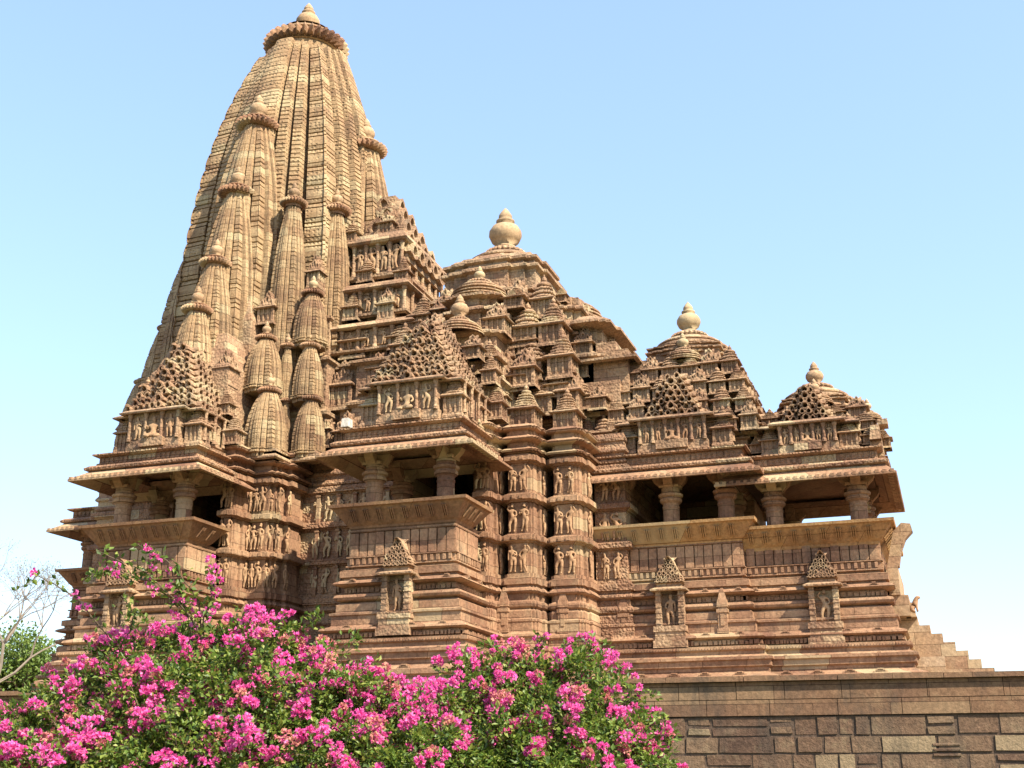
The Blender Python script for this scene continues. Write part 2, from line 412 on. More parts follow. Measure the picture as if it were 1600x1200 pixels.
def spire_mesh(name, courses, endr, power, bh, hw=1.0, h=1.0, mat=None, tip=True):
    """curvilinear spire body, unit half width and unit height"""
    mb = MB(); rs = []; sec = SEC_M if mat else SEC
    def W(s): return 1 - (1 - endr) * s ** power
    lip = .5 / courses
    for i in range(courses):
        a = i / courses; d = 1.0 / courses
        for f, ph in ((0, 0), (.14, 1), (.8, 1), (.9, 0)):
            s = a + f * d; w = W(s); ring = []
            for (x, y, k, t) in sec:
                q = 1.0
                if k == 'k':
                    per = (i % bh); u_ = (per + f) / bh
                    q = .99 + .018 * sin(pi * u_) ** .6
                    if per == 0 and not ph: q = .945
                    elif per == bh - 1 and not ph: q = .955
                elif k in 'pq': q = 1.0 if ph else .99
                elif k == 'b': q = 1.0 if ph else .992
                zz = s
                if s > .9 and k in 'pqb': zz = s + (.018 if k == 'b' else .01) * (s - .9) / .1
                ring.append((x * w * q, y * w * q, zz))
            rs.append(ring)
    w = W(1.0)
    rs.append([(x * w * .9, y * w * .9, 1.0 + (.02 if k == 'b' else .0)) for x, y, k, t in sec])
    rs.append([(x * w * .4, y * w * .4, 1.02) for x, y, k, t in sec])
    lo = [[(x * m, y * m, z) for x, y, k, t in sec] for m, z in ((.95, -.16), (.95, -.1), (1.1, -.09), (1.1, -.06), (1.0, -.045), (1.0, -.035), (1.08, -.03), (1.08, -.005), (1.0, 0))]
    rs = (lo if mat else []) + rs
    mb.rings(rs, bot=True)
    return mb.mesh(name, mat or M_SPIRE)

S_MAIN = spire_mesh("main_spire", 92, .435, 3.6, 4)
S_TALL = spire_mesh("miniature_spire", 36, .38, 2.7, 4, mat=M_MINI)
S_MID = spire_mesh("miniature_spire", 22, .42, 2.3, 4, mat=M_MINI)
S_BULB = spire_mesh("miniature_spire", 13, .42, 2.6, 3, mat=M_MINI)

def put_spire(name, me, x, y, z0, z1, w, ama_r, pot_h, parent=temple, big=False, label=None):
    """z1 = centre of the ribbed disc"""
    o = link(name, me, parent, (x, y, z0), (w, w, (z1 - ama_r * (.55 if big else .36) - z0)), label=label)
    sc = o.scale
    a = link("amalaka", AMA_BIG if big else AMA, o, (0, 0, (z1 - z0) / sc[2]), (ama_r / sc[0], ama_r / sc[1], ama_r * (.8 if big else .95) / sc[2]))
    f = link("finial", POT, o, (0, 0, (z1 + ama_r * .42 - z0) / sc[2]), (pot_h * .72 / sc[0], pot_h * .72 / sc[1], pot_h / sc[2]))
    return o

main = put_spire("main_spire", S_MAIN, XT, YC, 13.6, 36.75, 4.75, 2.0, 1.75, big=True, label="tall curved spire banded with carved vertical ribs")
# neck under the great ribbed disc and the low dome over it
nk = MB(); nk.lathe([(1.6, 35.0), (1.6, 36.3), (1.7, 36.35)], XT, YC, 32)
nk.lathe([(1.3, 37.5), (1.1, 37.62), (.9, 37.75), (.62, 37.9), (.5, 37.95), (.5, 38.05)], XT, YC, 28)
n_o = nk.obj("neck", M_SPIRE, None); n_o.parent = main; n_o.matrix_parent_inverse = Matrix.LocRotScale(main.location, None, main.scale).inverted()

# spires that climb the faces: (disc centre px, plane Y, px of the foot, half width px, disc half width px, mesh)
MINI = [((402, 198), 42.1, 500, 80, 36, S_TALL), ((371, 303), 40.96, 580, 64, 31, S_TALL), ((337, 412), 39.78, 640, 54, 26, S_TALL), ((308, 485), 38.76, 650, 48, 25, S_MID),
        ((571, 235), 46.0, 520, 74, 34, S_TALL), ((459, 318), 41.7, 560, 36, 22, S_TALL), ((526, 330), 43.4, 530, 36, 23, S_TALL), ((379, 497), 41.0, 610, 14, 13, S_MID),
        ((421, 611), 39.9, 705, 41, 18, S_BULB), ((416, 529), 40.3, 606, 37, 17, S_BULB), ((374, 614), 39.9, 676, 15, 13, S_MID), ((450, 541), 40.9, 622, 14, 12, S_MID), ((447, 627), 40.8, 705, 13, 11, S_MID),
        ((485, 541), 41.1, 620, 29, 16, S_BULB), ((486, 624), 40.9, 707, 31, 17, S_BULB), ((489, 459), 41.5, 534, 33, 18, S_BULB), ((460, 430), 42.2, 520, 14, 10, S_MID)]
for (p, Y, yb, hw, ah, me) in MINI:
    top = onY(p[0], p[1], Y); bot = onY(p[0], yb, Y)
    put_spire("miniature_spire", me, top.x, Y, bot.z, top.z, metres(hw, Y) / 1.1, metres(ah, Y) * 1.17, metres(ah, Y) * 1.45)
# the same climbers on the west face
for (dx, z0, z1, w, a, pt) in ((3.9, 21, 30.3, 1.8, .8, .8), (5.3, 18, 26.3, 1.5, .66, .66), (6.6, 16.6, 22.6, 1.1, .52, .5), (7.7, 15.2, 20.0, 1.0, .46, .45)):
    put_spire("miniature_spire", S_TALL, XT - dx, YC, z0, z1, w, a, pt)
for (x, y, z0, z1, w) in ((-31.6, 42.4, 14, 18.6, .8), (-30.6, 40.6, 14, 17.6, .65)):
    put_spire("miniature_spire", S_MID, x, y, z0, z1, w, w * .55, w * .5)

# block that carries the climbing spires (stepped body of the tower below)
bd = MB()
bd.sweep(ratha(-31.9, -22.5, 41.2, 50.8, .35), [(0, 13.6), (0, 15.9), (.15, 16.0), (.15, 16.15), (-.1, 16.3), (-.1, 18.3), (.05, 18.4), (.05, 18.5), (-.25, 18.7)])
bd.sweep(ratha(-31.0, -22.9, 41.9, 50.0, .35), [(0, 18.5), (0, 20.4), (.1, 20.5), (.1, 20.6), (-.3, 20.8), (-.3, 22)])
bd.sweep(rect(-29.0, -25.4, 38.6, 42.6), [(0, 13.4), (0, 17.4), (-.15, 17.6), (-.6, 19)])
bd.sweep(rect(-28.7, -25.7, 40.4, 43), [(0, 17.4), (0, 20), (-.6, 22)])
bd.sweep(ratha(-35.6, -31.4, 43.9, 48.1, .2), [(0, 13.4), (0, 15.4), (.2, 15.5), (.2, 15.6), (-.2, 15.8), (-.4, 17.2), (-.25, 17.3), (-.6, 18.2), (-.5, 18.3), (-1.2, 19.6)])
for (p, Y, yb, hw, ah, me) in MINI:
    if yb > 670 and p[0] > 372:
        b_ = onY(p[0], yb, Y); w_ = metres(hw, Y) / 1.16 * .86
        bd.sweep(rect(b_.x - w_, b_.x + w_, Y - w_, Y + w_ * 2), [(0, 13.9), (0, b_.z - .5), (.08, b_.z - .45), (.08, b_.z - .38), (0, b_.z - .3), (0, b_.z - .1)])
bd.obj("spire_base", M_ROOF, temple)


# ------------------------------------------------------------------ little roof pavilions
def kuta_mesh(kind):
    mb = MB(); r = random.Random(kind)
    q = .5
    mb.sweep(rect(-q * 1.1, q * 1.1, -q * 1.1, q * 1.1), [(0, 0), (0, .05), (-.04, .07), (-.04, .1)])
    mb.box(-.40, .40, -.40, .40, .1, .46)
    for sx in (-1, 1):
        for sy in (-1, 1): mb.box(sx * .43 - .065, sx * .43 + .065, sy * .43 - .065, sy * .43 + .065, .09, .47)
    for s_ in (-.14, .14):
        mb.box(s_ - .035, s_ + .035, -.47, .47, .1, .46); mb.box(-.47, .47, s_ - .035, s_ + .035, .1, .46)
    mb.sweep(rect(-.5, .5, -.5, .5), [(-.02, .45), (.14, .455), (.16, .475), (.04, .52), (-.04, .53)])
    if kind == 0:       # stacked thin slabs
        n = 5; z = .53; w = .5
        for i in range(n):
            mb.sweep(ratha(-w, w, -w, w, w * .12), [(0, z), (.03, z + .012), (.03, z + .035), (-.05, z + .055), (-.05, z + .075)]); z += .075; w *= .84
        mb.lathe([(w * .7, z), (w * .9, z + .02), (w * 1.0, z + .05), (w * .8, z + .08), (w * .4, z + .09)], n=14)
        mb.lathe([(w * .3, z + .09), (w * .5, z + .14), (w * .45, z + .18), (w * .15, z + .22), (0.01, z + .27)], n=10)
    elif kind == 1:     # ringed gable face
        mb.sweep(rect(-.46, .46, -.46, .46), [(0, .53), (0, .58), (-.12, .68), (-.14, .74), (-.26, .84), (-.28, .9), (-.38, .97)])
        for rz in range(4):
            for (cx, cz, rr) in ((0, .68, .13), (-.28, .6, .1), (.28, .6, .1), (0, .86, .1)):
                ring(mb, cx, -.50 + (cz - .56) * .75, cz, rr, .12, rz)
    else:               # open belled roof
        mb.sweep(ratha(-.48, .48, -.48, .48, .06), [(0, .53), (0.02, .56), (-.04, .60), (-.06, .63), (0, .64), (0, .67), (-.1, .72), (-.1, .75), (-.06, .755), (-.06, .78), (-.18, .83)])
        mb.lathe([(.24, .83), (.34, .85), (.36, .88), (.3, .92), (.2, .95), (.12, .96)], n=16)
        mb.lathe([(.08, .95), (.13, 1.0), (.12, 1.05), (.05, 1.1), (.01, 1.16)], n=10)
    return mb.mesh("roof_pavilion", M_ROOF)

def ring(mb, cx, cy, cz, r, d, quarter=0, n=12, ears=True):
    """horseshoe arch medallion standing on the surface, facing -Y turned by quarter turns"""
    c, s_ = [(1, 0), (0, 1), (-1, 0), (0, -1)][quarter]
    def T(p): return (p[0] * c - p[1] * s_, p[0] * s_ + p[1] * c, p[2])
    n0 = len(mb.v)
    for (rr, yy) in ((r, cy + d), (r, cy), (r * .64, cy), (r * .56, cy + d * .75)):
        for j in range(n):
            a = 2 * pi * j / n + .3
            a = 2 * pi * j / n + pi / 2
            pk = 1 + .38 * max(0, sin(a)) ** 8 - .12 * max(0, -sin(a))
            mb.v.append(T((cx + rr * pk * cos(a), yy, cz + rr * pk * sin(a))))
    for k in range(3):
        for j in range(n):
            q = (j + 1) % n; a = n0 + k * n
            mb.f.append((a + j, a + n + j, a + n + q, a + q))
    if ears:
        for sx in (-1, 1):
            m = len(mb.v)
            x = cx + sx * r * .95
            for (dx, dz) in ((-.25, -.55), (.35, -.3), (.2, .35), (-.2, .3)):
                for yy in (cy + .02, cy + d): mb.v.append(T((x + sx * dx * r, yy, cz + dz * r)))
            mb.f += [(m, m + 2, m + 4, m + 6), (m, m + 1, m + 3, m + 2), (m + 2, m + 3, m + 5, m + 4), (m + 4, m + 5, m + 7, m + 6), (m + 6, m + 7, m + 1, m)]

KUTA = [kuta_mesh(0), kuta_mesh(1), kuta_mesh(2)]
KH = [1.18, .98, 1.16]
kcount = [0]
def put_kuta(parent, x, y, z, w, h, kind=None, rz=0):
    k = kind if kind is not None else random.choice((0, 0, 1, 2))
    kcount[0] += 1
    return link("roof_pavilion", KUTA[k], parent, (x, y, z), (w, w, h / KH[k]), rz)

# bells with pots that crown the roofs
def bell_mesh():
    mb = MB()
    mb.lathe([(1.12, -.32), (1.24, -.3), (1.24, -.25), (1.1, -.2), (1.06, -.16), (1.18, -.14), (1.18, -.09), (1.05, -.04), (1.0, 0), (1.1, .03), (1.1, .08), (.98, .14), (.88, .17), (.93, .2), (.93, .24), (.8, .33), (.6, .4), (.5, .43), (.5, .46)], n=40)
    mb.lathe([(.44, .44), (.5, .47, 1), (.54, .52, 1), (.5, .58, 1), (.42, .61), (.36, .64), (.24, .68)], n=96, rib=24, ribd=.12)
    return mb.mesh("roof_bell", M_ROOF)
BELL = bell_mesh()
def put_bell(parent, x, y, z, r, pot, lab=None):
    b = link("roof_bell", BELL, parent, (x, y, z), (r, r, r), label=lab)
    return b, link("finial", POT, parent, (x, y, z + r * .66), (pot * .78, pot * .78, pot))

def tier_roof(name, cx, cy, tiers, lip=.18, label=None):
    """stepped pyramid; tiers: (half width x, half width y, z0, z1)"""
    mb = MB()
    for (hx, hy, z0, z1) in tiers:
        h = z1 - z0
        mb.sweep(ratha(cx - hx, cx + hx, cy - hy, cy + hy, min(hx, hy) * .07), [(0, z0), (0, z0 + h * .5), (lip, z0 + h * .54), (lip, z0 + h * .6), (0, z0 + h * .66), (-.05, z0 + h * .72), (lip * .6, z0 + h * .76), (lip * .6, z0 + h * .82), (-.15, z0 + h * .9), (-.3, z0 + h)])
    return mb.obj(name, M_ROOF, temple)

def ring_kutas(parent, cx, cy, hx, hy, z, w, h, sides='SEW', n=None):
    pts = []
    nx = n or max(2, int(2 * hx / (w * 1.15))); ny = n or max(2, int(2 * hy / (w * 1.15)))
    for i in range(nx + 1):
        t = -1 + 2 * i / nx
        if 'S' in sides: pts.append((cx + hx * t, cy - hy, i in (0, nx)))
    for i in range(1, ny + 1):
        t = -1 + 2 * i / ny
        if 'E' in sides: pts.append((cx + hx, cy + hy * t, i == ny))
        if 'W' in sides: pts.append((cx - hx, cy + hy * t, i == ny))
    for k, (x, y, c) in enumerate(pts):
        s = random.uniform(.92, 1.06)
        put_kuta(parent, x, y, z + random.uniform(-.04, .04), w * s, h * (1.08 if c else 1.0) * s, (0, 1, 2)[k % 3])


# ------------------------------------------------------------------ balconies with deep eaves
def pillar_mesh():
    mb = MB()
    mb.lathe([(.34, 0), (.34, .08), (.27, .1), (.265, .5), (.28, .505), (.28, .53), (.26, .535), (.27, .57), (.36, .6), (.37, .63), (.33, .645), (.33, .655), (.40, .67), (.41, .7), (.3, .73), (.3, .79)], n=16)
    mb.sweep(rect(-.3, .3, -.3, .3), [(0, .79), (.02, .80), (.02, .83), (0.0, .84)])
    for rz in range(4):
        c, s_ = [(1, 0), (0, 1), (-1, 0), (0, -1)][rz]
        pts = [(.0, .80), (.34, .80), (.42, .84), (.50, .87), (.56, .92), (.56, 1.0), (0, 1.0)]
        n0 = len(mb.v)
        for w in (-.15, .15):
            for (u, z) in pts: mb.v.append((u * c - w * s_, u * s_ + w * c, z))
        k = len(pts)
        mb.f += [tuple(n0 + j for j in reversed(range(k))), tuple(n0 + k + j for j in range(k))]
        for j in range(k): mb.f.append((n0 + j, n0 + (j + 1) % k, n0 + k + (j + 1) % k, n0 + k + j))
    return mb.mesh("pillar", M_STONE)
PILL = pillar_mesh()

def balcony(label, x0, x1, y0, y1, pillars, dz=0.0, de=0.0, ov=1.0, panel_mat=None, plinth_out=True, ye=None, nside=False):
    ye = ye or y1
    """x0..x1, y0..y1 = panel wall planes; dz lowers the parapet, de the eave"""
    zb, zp, zt, ze = 8.6, 10.1 + dz, 10.76 + dz, 12.38 + de
    base = MB()
    base.sweep(rect(x0, x1, y0, ye + .2 if ye < y1 else y1), PLINTH + [(.14, 8.26), (.14, 8.32), (.24, 8.34), (.24, 8.56), (.1, 8.6)], top=True)
    fz = base; q = random.Random(int(x0 * 10))
    def lumps(fn, a, b, o):
        u = a - o
        while u < b + o - .1:
            w_ = q.uniform(.06, .16); fn(u, u + w_, o + .1, 6.3, 6.3 + q.uniform(.09, .15)); u += w_ + q.uniform(.02, .06)
        u = a - .08
        while u < b:
            w_ = q.uniform(.08, .2); fn(u, u + w_, .14, 7.83, 7.83 + q.uniform(.1, .17)); u += w_ + q.uniform(.02, .05)
        u = a - .7
        while u < b + .6:
            fn(u, u + .05, .81, 6.12, 6.18); u += .1
        u = a + .3
        while u < b:
            for (oo, zz, ww) in ((.6, 6.56, .2), (.34, 8.1, .15), (1.12, 5.2, .22), (.86, 5.74, .14)):
                for k_ in range(3): fn(u - ww * (1 - k_ * .3), u + ww * (1 - k_ * .3), oo + .06, zz + k_ * .045, zz + k_ * .045 + .07)
            u += q.uniform(.95, 1.3)
    if nside or x1 > -36: 
        lumps(lambda a, b, o, z0, z1: fz.box(a, b, y0 - o, y0 - o + .5, z0, z1), x0, x1, .5)
        lumps(lambda a, b, o, z0, z1: fz.box(x1 + o - .5, x1 + o, a, b, z0, z1), y0, min(y1, y0 + 4), .5)
    base_o = base.obj("balcony", M_STONE, temple); base_o["label"] = label
    # rosette band, vertical panels, garland
    r = MB()
    r.sweep(rect(x0, x1, y0, ye + .2 if ye < y1 else y1), [(-.02, 8.6), (-.02, 8.68), (.1, 8.70), (.1, 8.74), (.03, 8.76), (.03, 8.98), (.1, 9.0), (.1, 9.04), (-.08, 9.06), (-.08, 9.86), (.04, 9.88), (.04, 9.95), (.0, 9.97), (0.0, zp)], top=False)
    def strips(fn, a, b):
        n = max(3, int(round((b - a) / .33))); d = (b - a) / n
        for i in range(n):
            u0 = a + d * i + .02; u1 = a + d * (i + 1) - .02
            o = random.uniform(-.012, .03) + (.03 if i % 3 == 0 else 0)
            fn(u0, u1, o, 9.07, 9.85)
        m = int(round((b - a) / .22)); d = (b - a) / m
        for i in range(m):
            u = a + d * (i + .5)
            fn(u - d * .22, u + d * .22, .10 if i % 4 else .13, 8.78, 8.97)
    def S(u0, u1, o, z0, z1): r.box(u0, u1, y0 - o, y0 + .06, z0, z1)
    def Ea(u0, u1, o, z0, z1): r.box(x1 - .06, x1 + o, u0, u1, z0, z1)
    def We(u0, u1, o, z0, z1): r.box(x0 - o, x0 + .06, u0, u1, z0, z1)
    strips(S, x0, x1); strips(Ea, y0, min(y1, ye + .2)); strips(We, y0, min(y1, ye + .2))
    r.obj("panel_wall", M_STONE, base_o)
    # flaring seat back
    p = MB()
    p.sweep(rect(x0, x1, y0, ye - .5 if ye < y1 else y1), [(0.02, zp - .12), (.06, zp - .02), (.14, zp + .05), (.5, zt - .12), (.6, zt - .1), (.62, zt), (.42, zt + .03), (.3, zt - .1), (0.0, zp + .05), (-.25, zp)], top=True)
    def flute(side, u):
        K = 1.9
        for k, du in enumerate((-.07, 0, .07)):
            a = u + du - .017; b = u + du + .017
            if side == 'S': q = [(a, y0 - .175, zp + .13), (b, y0 - .175, zp + .13), (b, y0 - .455, zt - .2), (a, y0 - .455, zt - .2)]; nrm = (0, -.035 * K, -.025 * K)
            elif side == 'E': q = [(x1 + .175, a, zp + .13), (x1 + .175, b, zp + .13), (x1 + .455, b, zt - .2), (x1 + .455, a, zt - .2)]; nrm = (.035 * K, 0, -.025 * K)
            else: q = [(x0 - .175, b, zp + .13), (x0 - .175, a, zp + .13), (x0 - .455, a, zt - .2), (x0 - .455, b, zt - .2)]; nrm = (-.035 * K, 0, -.025 * K)
            n0 = len(p.v)
            p.v += q + [tuple(c + d for c, d in zip(v, nrm)) for v in q]
            p.f += [(n0 + 4, n0 + 5, n0 + 6, n0 + 7)] + [(n0 + i, n0 + (i + 1) % 4, n0 + 4 + (i + 1) % 4, n0 + 4 + i) for i in range(4)]
    n = int((x1 - x0) / .46)
    for i in range(n): flute('S', x0 + (x1 - x0) * (i + .5) / n)
    yq = ye - .5 if ye < y1 else y1
    n = int((yq - y0) / .46)
    for i in range(n): flute('E', y0 + (yq - y0) * (i + .5) / n); flute('W', y0 + (yq - y0) * (i + .5) / n)
    if ye < y1: p.box(x0 + .1, x1 - .1, ye - .6, y1, zp - .1, zp + .02)
    p.obj("seat_back", panel_mat or M_PARAPET, base_o)
    for (x, y) in pillars:
        link("pillar", PILL, base_o, (x, y, zp), (1.12, 1.12, (ze + .42 - zp)))
    # lintel beams, ceiling
    c = MB()
    for (a, b, d, e_) in ((x0, x1, y0 + .05, y0 + .5), (x0 + .02, x0 + .5, y0 + .5, y1), (x1 - .5, x1 - .02, y0 + .5, y1)):
        c.box(a, b, d, e_, ze + .32, ze + .62)
    c.box(x0, x1, y0 + .05, y1, ze + .6, ze + .75)
    if nside: c.box(x0 + .5, x1 - .5, y1 - .5, y1 - .02, ze + .32, ze + .58)
    c.obj("ceiling", M_STONE, base_o)
    # eave slab with toothed rim
    e_ = MB()
    R_ = rect(x0, x1, y0, (ye if ye < y1 else y1) - (1.2 if nside else 0))
    e_.sweep(R_, [(0.02, ze + .46), (.5, ze + .24), (ov - .02, ze - .02), (ov, ze), (ov, ze + .07), (ov - .05, ze + .1), (.45, ze + .45), (.3, ze + .56), (0.0, ze + .6)], top=False)
    def teeth(fn, a, b):
        m = int((b - a) / .24); d = (b - a) / m
        for i in range(m): fn(a + d * (i + .2), a + d * (i + .75))
    teeth(lambda a, b: e_.box(a, b, y0 - ov - .01, y0 - ov + .3, ze + .05, ze + .15), x0 - ov, x1 + ov)
    teeth(lambda a, b: e_.box(x1 + ov - .3, x1 + ov + .01, a, b, ze + .05, ze + .15), y0 - ov + .3, ye)
    e_.obj("eave", M_STONE, base_o)
    # cornice, frieze, crowning slab over the eave
    k = MB()
    k.sweep(R_, [(.3, ze + .5), (.5, ze + .42), (.62, ze + .46), (.64, ze + .54), (.5, ze + .64), (.3, ze + .68), (.26, ze + .7), (.26, ze + .98), (.36, ze + 1.0), (.46, ze + 1.05), (.46, ze + 1.1), (.2, ze + 1.16), (.0, ze + 1.18)], top=True)
    m = int((x1 - x0 + .4) / .2)
    for i in range(m):
        u = x0 - .2 + (x1 - x0 + .4) * (i + .5) / m
        k.box(u - .06, u + .06, y0 - .29, y0 - .2, ze + .74, ze + .95)
    k.obj("cornice", M_CARVE, base_o)
    return base_o

bL = balcony("western transept balcony rising above the arching flower sprays", -28.95, -25.25, 36.6, 41.0, [(-28.4, 36.95), (-25.75, 36.95), (-28.4, 39.2)], panel_mat=M_BROWN, ye=38.3)
bM = balcony("middle transept balcony with a brown flaring parapet", -18.75, -14.95, 36.6, 41.2, [(-18.1, 36.95), (-15.45, 36.95), (-18.1, 39.2)], panel_mat=M_BROWN, ye=38.5)
bW = balcony("rear balcony seen in profile at the far left", -36.0, -33.6, 44.0, 48.0, [(-35.6, 44.35), (-35.6, 47.6), (-34.1, 44.35)], panel_mat=M_BROWN)
bR = balcony("wide balcony with two pillars and ochre parapet", -11.55, -6.55, 42.6, 49.4, [(-11.0, 42.95), (-9.05, 42.95), (-7.05, 42.95), (-7.05, 45.0)], dz=-.1, de=-.18)
bE = balcony("entrance porch balcony open through to the sky", -6.45, -1.95, 42.95, 49.05, [(-5.4, 43.3), (-2.5, 43.3), (-2.5, 48.6), (-5.4, 48.6), (-2.5, 46)], dz=-.4, de=-.55, ov=.85, nside=True)
# inner walls; bR's back wall is added, closing its open side to darken it
for (par, a) in ((bL, (-28.7, -28.3, 39.9, 42.2, 9.9, 13.0)), (bM, (-18.5, -18.1, 39.9, 42.2, 9.9, 13.0)), (bL, (-25.9, -25.5, 39.9, 42.2, 9.9, 13.0)), (bM, (-15.6, -15.2, 39.9, 42.2, 9.9, 13.0)), (bR, (-11.4, -6.9, 48.6, 49.2, 9.9, 13.0)), (bR, (-11.5, -11.2, 43, 49.2, 9.9, 13.0)), (bR, (-6.9, -6.5, 46.2, 49.2, 9.9, 12.8))):
    inn = MB(); inn.box(*a); inn.obj("inner_wall", M_STONE, par)


# ------------------------------------------------------------------ gabled roofs over the balconies: row of niches, lattice of arches, corner pavilions
def gable(label, x0, x1, yf, z0, zn, za, depth, xs=None, rows=6, side=True, figs=3, steep=.5, nw=.62, hwf=.41):
    """z0 base, zn top of niche row, za lattice apex"""
    cx = (x0 + x1) / 2; w = x1 - x0; g = MB()
    # stepped base under the niches
    g.sweep(ratha(x0, x1, yf, yf + depth, .12), [(.0, z0), (.12, z0 + .03), (.12, z0 + .12), (-.02, z0 + .18), (.04, z0 + .24), (.04, z0 + .3), (-.1, z0 + .34), (-.1, zn), (0, zn + .02)])
    nh = zn - z0
    a, b = cx - w * nw / 2, cx + w * nw / 2
    g.box(a, b, yf - .28, yf + .4, z0 + .04, z0 + .38); g.box(a + .08, b - .08, yf - .22, yf + .4, z0 + .38, zn)
    g.box(cx - w * .14, cx + w * .14, yf - .42, yf + .2, z0 + .1, z0 + .42)
    k = figs + 1
    for i in range(k + 1):
        u = a + .1 + (b - a - .2) * i / k
        g.lathe([(.085, z0 + .36), (.085, z0 + .45), (.06, z0 + .5), (.06, zn - .2), (.09, zn - .12), (.1, zn)], u, yf - .3, 8)
    if side:
        for i in range(4):
            v = yf + .25 + (depth * .55) * i / 3
            g.lathe([(.085, z0 + .3), (.06, z0 + .5), (.06, zn - .2), (.1, zn)], x1 + .04, v, 8)
    # eave over the niches
    g.sweep(rect(a - .12, b + .12, yf - .32, yf + depth * .5), [(0, zn - .02), (.16, zn - .03), (.18, zn + .02), (.0, zn + .14), (-.1, zn + .16)])
    g.sweep(rect(x0 + .05, x1 - .05, yf, yf + depth), [(0, zn - .04), (.16, zn - .06), (.18, zn - .01), (0, zn + .1)])
    # solid sloping core behind the lattice
    H = za - zn
    hw0 = w * hwf; back = yf + depth
    slope = steep
    core = [(cx - hw0, back), (cx - hw0, yf + .1), (cx + hw0, yf + .1), (cx + hw0, back)]
    rs = []
    for i in range(7):
        t = i / 6; hw = hw0 * (1 - t) + .22 * t; y = yf + .1 + slope * H * t
        z = zn + .1 + (H - .15) * t
        rs.append([(cx - hw, back + .5, z), (cx - hw, y, z), (cx + hw, y, z), (cx + hw, back + .5, z)])
    g.rings(rs)
    o = g.obj("gable_roof", M_ROOF, temple); o["label"] = label
    # lattice of horseshoe arches on the front and east slopes
    lt = MB()
    R = H / rows * .55
    for j in range(rows):
        t = (j + .45) / rows; hw = hw0 * (1 - t) + .22 * t
        z = zn + .12 + H * t; y = yf + .1 + slope * H * t
        m = max(1, int(round(2 * hw / (R * 1.75))))
        for i in range(m):
            u = cx + (-hw + R * .8 + (2 * hw - 1.6 * R) * (i + .5) / m) if m > 1 else cx
            if m > 1: u = cx - hw + R * .7 + (2 * hw - 1.4 * R) * i / (m - 1)
            big = 1.18 if (m % 2 and i == m // 2) else random.uniform(.8, 1.0)
            dd = .12 + (.2 if abs(u - cx) < R * 1.2 else 0) + random.uniform(0, .22)
            ring(lt, u, y - dd, z, R * big, dd + .12)
            if random.random() < .6: lt.box(u - R * .35, u + R * .35, y - dd - .12, y, z + R * .65, z + R * 1.2)
        if side:
            n = max(1, int((depth * .8 - slope * H * t) / (R * 2.1)))
            for i in range(n):
                v = y + R + i * R * 2.1
                # facing east
                dd = .14 + random.uniform(0, .1)
                ring(lt, v, -(cx + hw + dd), z, R * random.uniform(.85, 1.05), dd + .12, 1)
                if random.random() < .6: lt.box(cx + hw, cx + hw + dd + .08, v - R * .35, v + R * .35, z + R * .6, z + R * 1.1)
    lt.obj("arch_lattice", M_ROOF, o)
    for i in range(figs):
        u = a + .1 + (b - a - .2) * (i + .5 + .5 * (k - figs)) / k
        mid = abs(u - cx) < .3
    k2 = [a + .1 + (b - a - .2) * (i + .5) / k for i in range(k)]
    for i, u in enumerate(k2):
        mid = abs(u - cx) < (b - a) / k * .6 and k % 2 == 1
        put_fig(o, u, yf - .26, z0 + .4, (nh - .5) * (.95), seat=mid)
    # corner pavilions
    for (x, y, s, kd) in ((x0 + .32, yf + .3, 1, 0), (x1 - .3, yf + .3, 1.05, 0), (x1 - .32, yf + depth * .62, 1.0, 1)):
        put_kuta(o, x, y, z0 + .1, .66 * s * (w / 4) ** .5, nh * 1.28 * s, kd)
    return o

gL = gable("roof gable of ringed arches over the western balcony", -28.9, -25.2, 36.75, 13.56, 15.0, 17.95, 3.4, figs=2, rows=10, steep=.42)
gM = gable("roof gable of pale ringed arches over the middle balcony", -18.6, -14.85, 36.7, 13.56, 15.0, 17.7, 3.6, figs=2, rows=11, steep=.45)
gR = gable("small arch lattice low on the roof over the wide balcony", -10.9, -6.7, 42.7, 13.35, 14.6, 16.4, 3.2, figs=4, rows=7, steep=.2, hwf=.25)
gE = gable("small arch lattice on the porch roof", -5.7, -2.3, 43.1, 12.95, 14.05, 15.4, 2.6, figs=4, rows=6, steep=.25, hwf=.24)

